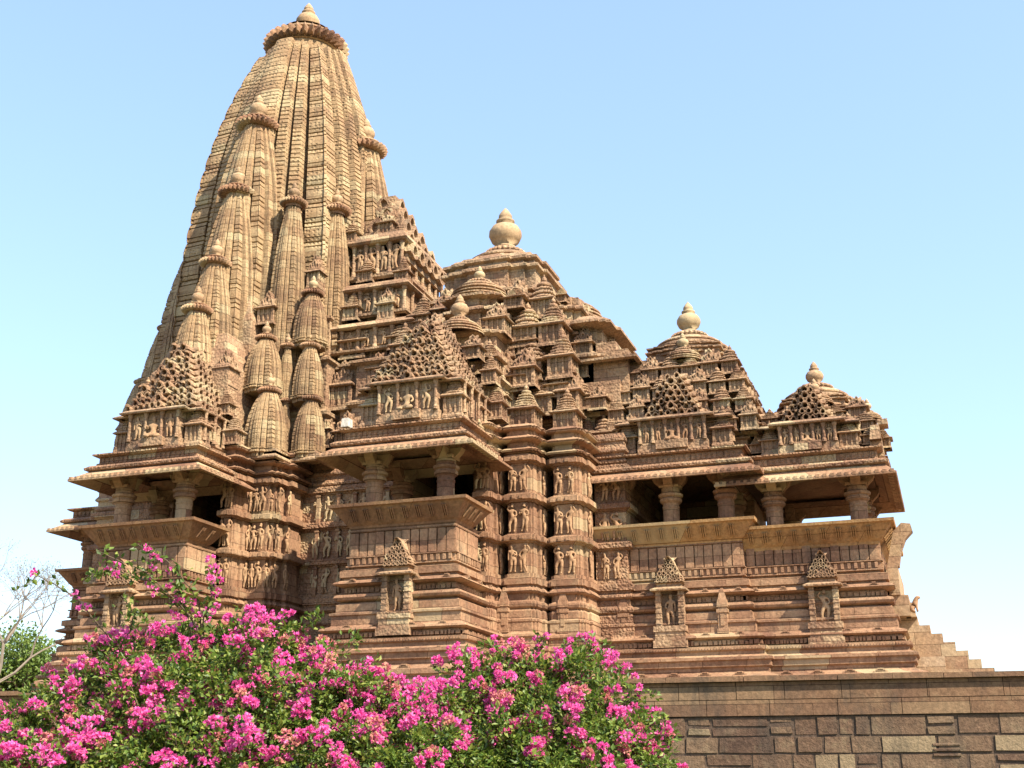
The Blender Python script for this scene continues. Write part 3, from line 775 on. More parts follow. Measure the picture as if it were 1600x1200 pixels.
# extra stacked pavilions on the balcony roofs and piers: (px, foot y, top y, width px, plane Y, kind)
KPX = [(528, 440, 390, 34, 43.4, 1), (545, 500, 448, 34, 42.9, 0), (600, 500, 446, 36, 42.9, 1), (515, 500, 450, 30, 42.9, 2), (625, 442, 395, 30, 43.4, 0), (568, 440, 398, 34, 43.4, 2), (585, 600, 548, 36, 42.3, 1), (640, 520, 480, 30, 42.8, 0), (545, 378, 340, 30, 43.6, 2), (600, 366, 326, 34, 44.2, 1), (505, 440, 398, 28, 43, 0), (817, 604, 540, 44, 41.3, 1), (822, 552, 500, 38, 42.2, 0), (879, 608, 548, 42, 42.2, 0), (868, 560, 512, 38, 43.0, 2), (762, 604, 548, 34, 40.2, 0), (848, 640, 580, 36, 42.2, 0), (905, 640, 585, 34, 42.6, 2), (905, 590, 545, 34, 43.2, 1), (790, 560, 510, 36, 42.2, 1), (840, 600, 545, 36, 42.8, 1), (780, 640, 590, 28, 41, 2), (848, 690, 640, 30, 42.6, 1), (915, 700, 640, 30, 42.9, 0), (412, 506, 452, 40, 40.7, 1), (487, 450, 396, 30, 41.8, 1), (344, 602, 545, 36, 38.6, 1), (347, 648, 605, 28, 38.3, 0), (357, 694, 640, 32, 38.2, 0), (319, 690, 625, 26, 37.4, 0), (293, 695, 622, 34, 37.0, 0),
       (815, 668, 592, 50, 40.4, 0), (881, 672, 598, 46, 41.4, 0), (770, 655, 590, 34, 39.4, 0), (762, 600, 545, 30, 39.3, 0), (735, 560, 520, 34, 39.0, 1),
       (800, 612, 560, 44, 41.4, 1), (868, 620, 570, 40, 42.0, 2), (932, 640, 600, 34, 42.6, 1), (940, 700, 640, 34, 42.8, 2), (960, 712, 650, 26, 43.2, 0),
       (500, 700, 640, 34, 41.9, 1), (535, 705, 640, 44, 41.8, 1), (530, 640, 560, 46, 42.3, 1), (575, 640, 575, 40, 42.3, 0), (548, 560, 490, 56, 42.8, 0), (590, 560, 505, 40, 43.0, 0), (510, 560, 500, 34, 43.0, 1),
       (565, 700, 655, 36, 41.7, 0), (600, 600, 545, 40, 42.0, 2), (620, 545, 495, 44, 42.6, 2), (1190, 712, 655, 34, 43.9, 0), (1380, 700, 660, 26, 44, 0)]
kparent = link("antechamber_roof", None, temple) if False else None
ksup = MB()
ksup.sweep(ratha(-23.2, -19.0, 42.3, 49.7, .25), [(0, 14.0), (0, 16.3), (.2, 16.4), (.2, 16.5), (-.1, 16.7), (-.1, 18.1), (.15, 18.2), (.15, 18.3), (-.3, 18.5)])
for (x0, x1, yy, z0, z1) in ((-23.3, -19.6, 43.2, 18.3, 20.4), (-23.2, -20.2, 43.7, 20.2, 21.9)):
    ksup.sweep(ratha(x0, x1, yy, 92 - yy, .2), [(0, z0), (0, z1 - .5), (.18, z1 - .45), (.18, z1 - .36), (-.05, z1 - .2), (-.2, z1)])
kp = ksup.obj("antechamber_roof", M_ROOF, temple)
for (px, y0, y1, w, Y, kd) in KPX:
    b = onY(px, y0, Y); t = onY(px, y1, Y)
    put_kuta(kp, b.x, Y + metres(w, Y) * .5, b.z, metres(w, Y) * .86, t.z - b.z, kd)

wb = MB(); q_ = onY(541, 668, 41.45); wb.box(q_.x - .16, q_.x + .16, 41.3, 41.7, q_.z, q_.z + .36, .02)
wb.obj("pale_block", M_WHITE, kp)
# antechamber roof: galleries of niches climbing to a gabled crest that faces east
suk = MB()
def gallery(px0, px1, py0, py1, Y, y1, n, x1=None):
    a = onY(px0, py0, Y); b = onY(px1, py0, Y); t = onY((px0 + px1) / 2, py1, Y)
    x0, xe, z0, z1 = a.x, (x1 if x1 is not None else b.x), (a.z + b.z) / 2, t.z
    h = z1 - z0
    suk.sweep(rect(x0, xe, Y, y1), [(.02, z0), (.14, z0 + h * .04), (.14, z0 + h * .1), (-.1, z0 + h * .16), (-.1, z0 + h * .72), (.16, z0 + h * .74), (.24, z0 + h * .78), (.2, z0 + h * .82), (0, z0 + h * .95), (-.2, z0 + h)])
    for i in range(n + 1):
        u = x0 + .05 + (xe - x0 - .1) * i / n
        suk.lathe([(.12, z0 + h * .12), (.08, z0 + h * .25), (.08, z0 + h * .6), (.13, z0 + h * .74)], u, Y + .02, 8)
    m = max(2, int((y1 - Y) / .7))
    for i in range(1, m + 1):
        v = Y + (y1 - Y) * i / m
        suk.lathe([(.12, z0 + h * .12), (.08, z0 + h * .25), (.08, z0 + h * .6), (.13, z0 + h * .74)], xe - .02, v, 8)
    for i in range(n):
        u = x0 + .05 + (xe - x0 - .1) * (i + .5) / n
        put_fig(kp, u, Y + .02, z0 + h * .17, h * .5)
    return x0, xe, z0, z1
g1 = gallery(550, 628, 437, 362, 43.8, 48.2, 4)
g2 = gallery(515, 632, 497, 440, 43.3, 48.7, 5)
g3 = gallery(505, 640, 550, 500, 42.9, 49.1, 5)
# crest: rings on the east slope and a bold ridge
for i, (dx, zz, hw) in enumerate(((0.1, 23.9, 1.9), (-.25, 24.7, 1.55), (-.6, 25.5, 1.15), (-.95, 26.3, .75), (-1.3, 27.0, .4))):
    xe = g1[1] + dx
    suk.box(xe - 2.0, xe, 46 - hw, 46 + hw, zz - .5, zz + .5)
    m = max(1, int(hw * 2 / .7))
    for j in range(m):
        v = 46 - hw + hw * 2 * (j + .5) / m
        ring(suk, v, -(xe + .2), zz, .36, .3, 1)
    for u in (xe - .5, xe - 1.2):
        ring(suk, u, 46 - hw - .2, zz, .34, .3, 0)
suk.obj("antechamber_gallery", M_ROOF, kp)


# ------------------------------------------------------------------ pyramidal hall roofs
XM = -16.6
MT = [(4.3, 3.6, 13.6, 15.4), (4.1, 3.7, 15.3, 16.9), (3.8, 3.7, 16.8, 18.4), (3.35, 3.4, 18.3, 19.8), (2.8, 2.85, 19.7, 21.3), (2.15, 2.2, 21.2, 23.1)]
rM = tier_roof("hall_roof", XM, YC, MT); rM["label"] = "tall stepped roof of the main hall"
for i, (hx, hy, z0, z1) in enumerate(MT[1:5]):
    ring_kutas(rM, XM, YC, hx - .15, hy - .15, z0 - .3, .92, 2.0, 'SE')
put_bell(rM, XM, YC, 22.95, 1.75, 1.95)
# front ridge of the hall roof with its own bells, and the east one
fr = MB()
fr.sweep(ratha(XM - 1.9, XM + 1.9, 40.2, 46, .15), [(0, 13.6), (0, 16.0), (.2, 16.1), (.2, 16.2), (-.1, 16.4), (-.1, 17.4)])
fr.sweep(ratha(XM - 1.5, XM + 1.5, 40.9, 46, .15), [(0, 17.2), (0, 18.2), (.2, 18.3), (.2, 18.4), (-.2, 18.6)])
fr.sweep(ratha(XM - 1.25, XM + 1.25, 41.8, 46, .15), [(0, 18.4), (0, 19.5), (.25, 19.6), (.25, 19.7), (-.1, 19.9), (-.1, 20.2), (.2, 20.25), (.2, 20.35), (-.2, 20.5), (-.2, 20.9)])
fr.sweep(ratha(XM + 1.5, XM + 4.15, 43.6, 48.4, .15), [(0, 16), (0, 18.7), (.25, 18.8), (.25, 18.9), (-.1, 19.1), (-.1, 19.9), (.1, 20.0), (.1, 20.1), (-.15, 20.25), (-.15, 20.6)])
fr.sweep(ratha(XM + 3.5, XM + 5.2, 43.4, 48.6, .15), [(0, 14), (0, 17.6), (.2, 17.7), (.2, 17.8), (-.2, 18.1), (-.2, 19.0), (.3, 19.1), (.3, 19.2), (-.1, 19.5)])
fr.box(-13.7, -11.6, 43.75, 48, 14, 18.3)
# plain stone blocks stepping down to the porch roof
fr.box(-12.7, -10.6, 43.4, 48, 15.6, 17.9); fr.box(-12.8, -10.9, 43.2, 43.9, 15.2, 16.6)
fr.box(-11.9, -11.1, 43.5, 44.4, 17.9, 18.3); fr.box(-10.7, -9.6, 43.9, 47.6, 16.2, 17.5)
fr.sweep(rect(-12.9, -10.3, 43.1, 48), [(0, 17.35), (.15, 17.4), (.15, 17.5), (0, 17.55)])
o_fr = fr.obj("roof_ridge", M_ROOF, rM)
put_bell(rM, XM, 42.9, 20.75, 1.0, .62)
put_bell(rM, XM, 40.8, 18.45, .8, .95)
put_bell(rM, -13.7, YC, 20.55, 1.2, .01)
for (x, y, z, w, h, k) in ((-17.9, 41.6, 18.3, .8, 1.3, 1), (-15.3, 41.6, 18.3, .8, 1.4, 1), (-15.2, 40.4, 16.3, .85, 1.5, 0), (-17.9, 40.4, 16.3, .85, 1.5, 1), (-14.9, 42.6, 19.7, .8, 1.2, 0),
                           (-12.4, 43.7, 17.7, .75, 1.3, 1), (-13.4, 43.3, 18.3, .8, 1.5, 1), (-11.8, 45, 18, .7, 1.2, 1), (-13.4, 43.9, 20.3, .5, .8, 0)):
    put_kuta(rM, x, y, z, w, h, k)

def porch_roof(name, cx, hx, hy, z0, zt, n, bell, pot, label):
    T = []
    for i in range(n):
        t = i / n
        k = 1 - .56 * t ** 1.5
        T.append((hx * k, hy * k, z0 + (zt - z0) * i / n, z0 + (zt - z0) * (i + 1) / n + .06))
    o = tier_roof(name, cx, YC, T, .12); o["label"] = label
    st = (zt - z0) / n
    for i in range(1, n - 1):
        hx_, hy_, a, b = T[i]
        ring_kutas(o, cx, YC, hx_ + .1, hy_ + .1, a - .22, .62 + .0 * i, st * 1.45, 'SEW')
    put_bell(o, cx, YC, zt - .05, bell, pot)
    return o
rR = porch_roof("hall_roof", -8.65, 2.6, 2.85, 13.4, 18.3, 6, 1.45, 1.3, "second stepped roof over the wide balcony")
rE = porch_roof("hall_roof", -3.85, 2.0, 2.35, 12.9, 15.65, 5, 1.3, .92, "lowest stepped roof over the entrance porch")
for (x, y, z, r, p) in ((-8.6, 44.3, 17.55, .62, .62), (-10.1, 45.6, 17.4, .42, .55), (-7.1, 45.6, 17.5, .42, .55)): put_bell(rR, x, y, z, r, p)
for (x, y, z, r, p) in ((-3.75, 44.2, 15.25, .55, .5), (-2.0, 45.8, 14.9, .42, .45), (-5.4, 45.8, 14.8, .42, .4)): put_bell(rE, x, y, z, r, p)
lk = MB(); lk.box(-7.0, -5.2, 44.5, 47.5, 13, 15.0); lk.sweep(rect(-7, -5.2, 44.4, 47.6), [(0, 14.75), (.12, 14.8), (.12, 14.92), (0, 15.02)])
lk.obj("roof_link", M_ROOF, rE)
el = MB()      # lion bracket block at the porch corner
el.box(-1.95, -1.45, 43.2, 44.2, 12.7, 13.9, .1); el.box(-1.9, -1.5, 43.0, 43.3, 13.3, 13.8, .06); el.box(-1.6, -1.25, 43.3, 44.0, 13.9, 14.1)
el.obj("corner_carving", M_ROOF, rE)


# ------------------------------------------------------------------ niche shrines and pilasters on the plinth
def niche(x, yf, z0, s=1.0, label=None):
    """z0 = sill; a small pillared shrine on the plinth face with its figure and lattice crown"""
    m = MB()
    m.box(x - .62 * s, x + .62 * s, yf - .3, yf + .5, z0 - .75, z0 - .5); m.box(x - .56 * s, x + .56 * s, yf - .22, yf + .5, z0 - .5, z0 - .2)
    m.box(x - .6 * s, x + .6 * s, yf - .26, yf + .5, z0 - .2, z0)
    m.box(x - .5 * s, x + .5 * s, yf + .12, yf + .5, z0, z0 + 1.3 * s)
    for sx in (-1, 1):
        m.box(x + sx * .42 * s - .09, x + sx * .42 * s + .09, yf - .14, yf + .3, z0, z0 + 1.28 * s)
        for j in range(6): m.box(x + sx * .42 * s - .105, x + sx * .42 * s + .105, yf - .16, yf, z0 + (.08 + j * .2) * s, z0 + (.13 + j * .2) * s)
    zt = z0 + 1.28 * s
    m.sweep(rect(x - .5 * s, x + .5 * s, yf - .16, yf + .4), [(0, zt - .02), (.16, zt), (.17, zt + .05), (.02, zt + .12), (-.04, zt + .14), (-.04, zt + .24), (.02, zt + .26)])
    m.sweep(ratha(x - .48 * s, x + .48 * s, yf - .14, yf + .4, .05), [(-.05, zt + .26), (.0, zt + .32), (.03, zt + .42), (.0, zt + .52), (-.06, zt + .6), (-.2, zt + .85), (-.32, zt + 1.1), (-.42, zt + 1.22)])
    for j, (v, hw_, n_) in enumerate(((.34, .4, 6), (.47, .38, 5), (.6, .33, 5), (.73, .26, 4), (.86, .19, 3), (.99, .11, 2), (1.12, 0, 1))):
        for i in range(n_):
            u = 0 if n_ == 1 else -hw_ + 2 * hw_ * i / (n_ - 1)
            ring(m, x + u * s, yf - .2 + max(0, v - .5) * .26, zt + v, random.uniform(.062, .085) * s, random.uniform(.08, .15), ears=False)
    for j in range(3): m.sweep(rect(x - (.5 - j * .02) * s, x + (.5 - j * .02) * s, yf - .17 + j * .02, yf + .4), [(-.02, zt + .3 + j * .09), (.02, zt + .32 + j * .09), (.02, zt + .34 + j * .09), (-.02, zt + .36 + j * .09)])
    o = m.obj("niche_shrine", M_ROOF, temple); o["label"] = label
    put_fig(o, x, yf + .05, z0 + .03, 1.12 * s)
    return o
niche(-16.75, 36.1, 7.05, .95, "niche shrine on the middle balcony plinth")
niche(-27.55, 36.1, 7.0, .95, "niche shrine on the western plinth above the flowers")
niche(-9.05, 42.1, 7.0, .95, "niche shrine on the plinth below the wide balcony")
niche(-3.85, 42.5, 6.95, .95, "niche shrine on the porch plinth")
def pilaster(x, yf):
    m = MB()
    m.box(x - .2, x + .2, yf - .12, yf + .3, 6.7, 6.85); m.box(x - .16, x + .16, yf - .08, yf + .3, 6.85, 7.4); m.box(x - .07, x + .07, yf - .11, yf, 6.95, 7.35)
    m.box(x - .2, x + .2, yf - .12, yf + .3, 7.4, 7.52); m.box(x - .15, x + .15, yf - .06, yf + .3, 7.52, 7.6)
    m.box(x - .19, x + .19, yf - .1, yf + .3, 7.6, 7.85, .03); m.box(x - .14, x + .14, yf - .07, yf + .3, 7.85, 8.15, .06); m.box(x - .06, x + .06, yf - .02, yf + .1, 8.15, 8.25, .02)
    return m.obj("pilaster", M_STONE, temple)
for x, y in ((-10.75, 42.2), (-7.25, 42.2), (-14.3, 39.55), (-12.45, 40.45), (-24.4, 39.35)): pilaster(x, y)

# entrance stairs
st = MB()
n = 9; z0 = ZP; z1 = 7.25
for i in range(n):
    xa = -1.75; xb = -.95 + 3.4 * (1 - (i + 1) / n)
    st.box(xa, xb, 44.3, 48, z0 + (z1 - z0) * i / n, z0 + (z1 - z0) * (i + 1) / n)
for i in range(3):
    st.box(-1.25, -.2 + .5 * (2 - i) , 43.2, 44.3, z0 - .05 + i * .42, z0 + (i + 1) * .42 - .05)
st.box(-1.7, -1.15, 43.5, 48, 7.2, 7.9); st.box(-1.75, -1.4, 43.4, 48, 7.9, 8.9); st.box(-1.3, -.95, 43.9, 44.6, 7.2, 7.7, .1)
st.obj("stairway", M_STEP, temple)
lion = dict(v=[(0, 0, .28), (-.12, 0, .52), (-.2, 0, .74), (-.3, 0, .86), (-.46, 0, .82), (-.2, -.1, .4), (-.24, -.1, .05), (-.2, .1, .4), (-.24, .1, .05), (.06, -.16, .16), (-.12, -.18, .05), (.06, .16, .16), (-.12, .18, .05), (.2, 0, .2), (.26, 0, .5)],
            e=[(0, 1), (1, 2), (2, 3), (3, 4), (1, 5), (5, 6), (1, 7), (7, 8), (0, 9), (9, 10), (0, 11), (11, 12), (0, 13), (13, 14)], r=[.17, .17, .15, .14, .07, .07, .06, .07, .06, .1, .06, .1, .06, .05, .03])
link("lion_statue", figure_mesh("lion_statue", lion), temple, (-1.05, 43.7, 7.3), (.62, .62, .62), pi)
# curled end of the stair balustrade
cb = MB()
for (y0, y1) in ((43.6, 44.1),):
    pts = [(-1.75, 8.9), (-1.35, 8.9), (-1.25, 9.4), (-1.05, 9.85), (-.8, 10.1), (-.85, 10.35), (-1.15, 10.4), (-1.45, 10.1), (-1.6, 9.5)]
    n0 = len(cb.v); k = len(pts)
    for y in (y0, y1):
        for x, z in pts: cb.v.append((x, y, z))
    cb.f += [tuple(n0 + j for j in range(k)), tuple(n0 + k + j for j in reversed(range(k)))]
    for j in range(k): cb.f.append((n0 + j, n0 + k + j, n0 + k + (j + 1) % k, n0 + (j + 1) % k))
cb.obj("balustrade_end", M_STEP, temple)


# ------------------------------------------------------------------ platform and its retaining wall
ANG = math.atan2(1.05, 10.35)
def wl(u, v=0):                         # along the wall from its reference point; v = outwards to the viewer
    return (-8.57 + u * cos(ANG) + v * sin(ANG), 34.0 + u * sin(ANG) - v * cos(ANG))
pf = MB()
p = [wl(-60, -.05), wl(40, -.05), (45, 80), (-75, 80)]
pf.f.append((0, 1, 2, 3)); pf.v += [(x, y, ZP - .02) for x, y in p]
o = pf.obj("platform_paving", M_STEP); o["kind"] = "structure"
def wall_box(mb, u0, u1, v0, v1, z0, z1, ch=.04, jit=0):
    n = len(mb.v)
    for (z, c) in ((z0, 0), (z0, ch), (z1, ch), (z1, 0)): pass
    a = [(u0, v0, z0), (u1, v0, z0), (u1, v0, z1), (u0, v0, z1)]
    b = [(u0 + ch, v1, z0 + ch), (u1 - ch, v1, z0 + ch), (u1 - ch, v1, z1 - ch), (u0 + ch, v1, z1 - ch)]
    for (u, v, z) in a + b:
        u += r_.uniform(-jit, jit); z += r_.uniform(-jit, jit) * .8; v += r_.uniform(-jit, jit) * .5
        x, y = wl(u, v); mb.v.append((x, y, z))
    mb.f += [(n + 4, n + 5, n + 6, n + 7)] + [(n + i, n + (i + 1) % 4, n + 4 + (i + 1) % 4, n + 4 + i) for i in range(4)]
r_ = random.Random(3)
pw = bpy.data.objects.new("platform_wall", None); C.objects.link(pw)
pw.location = (*wl(0), 0)
tag(pw, "sandstone retaining wall of dark rubble under a smooth ashlar band", "wall")
def under(o): o.parent = pw; o.matrix_parent_inverse = Matrix.Translation(pw.location).inverted(); return o
cp = MB()
r_ = random.Random(3)
u = -60.0
while u < 40:
    w = r_.uniform(1.6, 2.8)
    wall_box(cp, u + .001, u + w - .001, -1.2, .2 + r_.uniform(-.01, .01), ZP - .15, ZP + r_.uniform(-.008, .008), .008); u += w
under(cp.obj("coping", M_ASHLAR))
ab = MB()
for (za, zb) in ((ZP - .62, ZP - .15), (ZP - 1.05, ZP - .625)):
    u = -60 + r_.uniform(0, 1)
    while u < 40:
        w = r_.uniform(1.2, 2.6)
        wall_box(ab, u + .002, u + w - .002, -.3, .06 + r_.uniform(-.008, .008), za, zb - .002, .006); u += w
under(ab.obj("ashlar_band", M_ASHLAR))
rb = MB()
z = ZP - 1.06
while z > -.2:
    h = r_.choice((.36, .45, .52, .58))
    u = -60 + r_.uniform(0, 1)
    while u < 40:
        w = r_.choice((r_.uniform(.4, .8), r_.uniform(.7, 1.7)))
        if u + w > -14 or True:
            hh = h
            if r_.random() < .25 and h > .5:
                k = r_.uniform(.4, .6)
                wall_box(rb, u + .004, u + w - .004, -.3, r_.uniform(.0, .045), z - h + .004, z - h * k - .004, r_.uniform(.03, .07), .025)
                wall_box(rb, u + .004, u + w - .004, -.3, r_.uniform(.0, .045), z - h * k + .004, z - .004, r_.uniform(.03, .07), .025)
            else:
                wall_box(rb, u + .004, u + w - .004, -.3, r_.uniform(.0, .03), z - hh + .002, z - .002, r_.uniform(.02, .05), .018)
        u += w
    z -= h
# reused carved fragments
for (u0, z0) in ((7.9, 2.45),):
    for k in range(3): wall_box(rb, u0, u0 + .7, 0, .05, z0 + k * .13, z0 + k * .13 + .08, .02)
mo = MB(); wall_box(mo, -60, 40, -.3, -.012, -.3, ZP - 1.05, .01)
under(mo.obj("mortar", M_MORTAR))
under(rb.obj("rubble", M_RUBBLE))

# garden ground
gm = bpy.data.materials.new("dry_grass"); nt, N, L, P = nodes(gm)
nz = N.new("ShaderNodeTexNoise"); nz.inputs["Scale"].default_value = 2; nz.inputs["Detail"].default_value = 8
cr = N.new("ShaderNodeValToRGB"); cr.color_ramp.elements[0].color = (.05, .07, .02, 1); cr.color_ramp.elements[1].color = (.16, .14, .06, 1)
gg = N.new("ShaderNodeNewGeometry"); L.new(gg.outputs["Position"], nz.inputs["Vector"]); L.new(nz.outputs[0], cr.inputs[0]); L.new(cr.outputs[0], P.inputs["Base Color"]); P.inputs["Roughness"].default_value = 1
gd = MB(); gd.quad((-1500, -300, 0), (1500, -300, 0), (1500, 2500, 0), (-1500, 2500, 0))
o = gd.obj("ground", gm); o["kind"] = "structure"


# ------------------------------------------------------------------ plants
def leaf_material(name, cols, trans=.35, rough=.5):
    m = bpy.data.materials.new(name); nt, N, L, P = nodes(m)
    g = N.new("ShaderNodeNewGeometry"); cr = N.new("ShaderNodeValToRGB")
    e = cr.color_ramp.elements
    e[0].color = (*cols[0], 1); e[1].color = (*cols[-1], 1)
    for i, c in enumerate(cols[1:-1]): k = e.new((i + 1) / (len(cols) - 1)); k.color = (*c, 1)
    L.new(g.outputs["Random Per Island"], cr.inputs[0])
    L.new(cr.outputs[0], P.inputs["Base Color"]); P.inputs["Roughness"].default_value = rough
    t = N.new("ShaderNodeBsdfTranslucent"); L.new(cr.outputs[0], t.inputs["Color"])
    mx = N.new("ShaderNodeMixShader"); mx.inputs[0].default_value = trans
    L.new(P.outputs[0], mx.inputs[1]); L.new(t.outputs[0], mx.inputs[2])
    L.new(mx.outputs[0], N["Material Output"].inputs["Surface"])
    return m
M_LEAF = leaf_material("bougainvillea_leaf", ((.03, .065, .01), (.085, .15, .018), (.15, .215, .03), (.25, .28, .05)), .4)
M_BRACT = leaf_material("bougainvillea_bract", ((.62, .05, .26), (.78, .09, .40), (.82, .15, .48), (.80, .25, .45)), .45, .6)
M_FADED = leaf_material("faded_bract", ((.55, .12, .2), (.6, .22, .2), (.5, .28, .16)), .4, .6)
def bark(name, c):
    m = bpy.data.materials.new(name); nt, N, L, P = nodes(m)
    nz = N.new("ShaderNodeTexNoise"); nz.inputs["Scale"].default_value = 14; nz.inputs["Detail"].default_value = 6
    cr = N.new("ShaderNodeValToRGB"); cr.color_ramp.elements[0].color = (*[q * .5 for q in c], 1); cr.color_ramp.elements[1].color = (*[q * 1.3 for q in c], 1)
    L.new(nz.outputs[0], cr.inputs[0]); L.new(cr.outputs[0], P.inputs["Base Color"]); P.inputs["Roughness"].default_value = .95
    return m
M_BARK = bark("bark", (.12, .085, .055)); M_PALEBARK = bark("pale_bark", (.20, .165, .13))

def rv(r):
    while True:
        v = Vector((r.uniform(-1, 1), r.uniform(-1, 1), r.uniform(-1, 1)))
        if .05 < v.length < 1: return v.normalized()
def leaf(mb, p, d, n, l, w):
    """folded pointed leaf: p base, d along, n up"""
    s_ = d.cross(n)
    if s_.length < 1e-3: return
    s_.normalize(); n = s_.cross(d)
    a = p; b = p + d * l * .45 + s_ * w * .5 + n * w * .18; c = p + d * l; e = p + d * l * .45 - s_ * w * .5 + n * w * .18; m = p + d * l * .45
    k = len(mb.v); mb.v += [tuple(a), tuple(b), tuple(c), tuple(e), tuple(m)]
    mb.f += [(k, k + 4, k + 1), (k + 4, k + 2, k + 1), (k, k + 3, k + 4), (k + 3, k + 2, k + 4)]
def bract_cluster(mb, c, R, r, n, faded=None):
    for i in range(n):
        d = rv(r)
        if d.z < -.45 and r.random() < .7: d.z = -d.z
        p = c + d * R * (r.random() ** .45)
        for k in range(3):
            q = (d + rv(r) * .95).normalized()
            leaf(mb, p, q, r.uniform(.034, .05), r.uniform(.03, .042), ) if False else leaf(mb, p, q, rv(r), r.uniform(.026, .040), r.uniform(.024, .034))
def tube(mb, pts, r0, r1, n=6):
    rs = []
    for i, p in enumerate(pts):
        q = pts[min(i + 1, len(pts) - 1)] - pts[max(i - 1, 0)]
        if q.length < 1e-6: q = Vector((0, 0, 1))
        q.normalize(); a = q.orthogonal().normalized(); b = q.cross(a); t = i / max(1, len(pts) - 1); rr = r0 + (r1 - r0) * t
        rs.append([tuple(p + a * rr * cos(2 * pi * j / n) + b * rr * sin(2 * pi * j / n)) for j in range(n)])
    mb.rings(rs)

def bush(name, label, lobes, sprays, foot, seed, dens=1.0, clusters=1.0):
    r = random.Random(seed)
    root = bpy.data.objects.new(name, None); C.objects.link(root); root.location = foot
    tag(root, label, "bush", "bougainvillea bushes below the platform")
    lf, fl, fd, wd = MB(), MB(), MB(), MB()
    ft = Vector(foot)
    for (c, R, nl, ncl) in lobes:
        c = Vector(c)
        tip = c
        mid = ft.lerp(c, .5) + Vector((0, 0, .25)); tube(wd, [ft + Vector((r.uniform(-.2, .2), r.uniform(-.2, .2), 0)), mid, c], .035, .012)
        nt_ = int(nl * dens / 26)
        ph = r.uniform(0, 6)
        for i in range(nt_):                # tufts of leaves on the outside of the lobe, many of them flowering
            d = rv(r); d.z = d.z * .8 + .2; d.y -= .15; d.normalize()
            lump = 1 + .22 * sin(5 * d.x + ph) * cos(6 * d.z + ph * 1.7) + .12 * sin(11 * d.x + 9 * d.z)
            q = c + d * R * lump * (r.uniform(.88, 1.04) if r.random() < .8 else r.uniform(.5, .9))
            tr = r.uniform(.06, .12); tone = d
            if i % 6 == 0: tube(wd, [c.lerp(q, .4), q], .006, .003, 3)
            for k in range(r.randint(18, 34)):
                e_ = rv(r); pp = q + Vector((e_.x * tr * 1.2, e_.y * tr * 1.2, e_.z * tr * .8)) * r.random() ** .6
                dd = (e_ * .8 + rv(r) * .7 + d * .4).normalized()
                leaf(lf, pp, dd, (Vector((0, 0, 1)) + rv(r) * .8 + d * .4), r.uniform(.040, .070), r.uniform(.026, .042))
            fp = .235 * clusters * (1.25 if d.z > .2 else .7) * (1.25 if sin(7 * d.x + 5 * d.z + ph) > .1 else .75)
            if r.random() < fp:
                qq = q + d * .07 + Vector((0, 0, .02))
                big = r.random() < .16
                for k in range(r.randint(2, 4)):
                    s_ = r.uniform(.05, .085) if big else r.uniform(.022, .045)
                    bract_cluster(fl if r.random() < .82 else fd, qq + rv(r) * (.10 if big else .07), s_, r, int(8 + s_ * 210))
    for (pts, nl, nf) in sprays:
        P_ = [Vector(p) for p in pts]
        S_ = []
        for i in range(len(P_) - 1):
            for k in range(8): S_.append(P_[i].lerp(P_[i + 1], k / 8) + rv(r) * .01)
        S_.append(P_[-1])
        tube(wd, S_, .010, .003, 5)
        for i in range(nl):
            t = r.random() ** .8; q = S_[int(t * (len(S_) - 1))] + rv(r) * .10 * r.random()
            leaf(lf, q, (rv(r) + Vector((0, 0, .2))).normalized(), rv(r) + Vector((0, 0, 1)), r.uniform(.05, .08), r.uniform(.03, .05))
        for i in range(nf):
            q = S_[int(r.random() * (len(S_) - 1))] + rv(r) * .09
            if r.random() < .6: bract_cluster(fl, q, r.uniform(.02, .045), r, r.randint(4, 9))
    def un(o): o.parent = root; o.matrix_parent_inverse = Matrix.Translation(root.location).inverted()
    un(lf.obj("foliage", M_LEAF)); un(fl.obj("blossoms", M_BRACT)); o = fd.obj("faded_blossoms", M_FADED); un(o); un(wd.obj("stems", M_BARK))
    return root

def at(px, py, D):                      # a point of the place D metres deep in front of the camera, seen at photo pixel
    d = Vector(ray(px, py)); d = d / FPX
    return Vector((0, 0, CZ)) + d * D
def lobe(px, py, rp, D, nl=None, nc=None):
    c = at(px, py + 22, D); R = rp * D / FPX
    return (c, R, nl or int(2600 * (R / .5) ** 2), nc if nc is not None else int(8.5 * (R / .5) ** 2))
LB = [lobe(*a) for a in ((30, 1120, 45, 11.3), (85, 1080, 40, 11.5), (55, 1170, 55, 11.2), (20, 1190, 60, 10.6), (150, 1085, 70, 11.4), (120, 1170, 80, 10.8), (215, 1035, 75, 11.6), (230, 1120, 90, 10.9), (300, 1010, 60, 11.8), (330, 1085, 95, 11.0), (280, 1190, 90, 10.4),
                            (400, 1025, 70, 11.6), (440, 1110, 100, 11.0), (400, 1190, 90, 10.4), (500, 1060, 75, 11.5), (540, 1130, 95, 11.0), (520, 1195, 90, 10.4), (590, 1105, 70, 11.4), (640, 1150, 80, 11.0), (650, 1200, 80, 10.5), (180, 1200, 80, 10.3),
                            (690, 1110, 55, 11.6), (590, 1185, 70, 10.8), (100, 1225, 90, 10.2), (350, 1250, 100, 10.2), (560, 1255, 100, 10.2), (440, 985, 32, 11.7), (370, 990, 40, 11.8))]
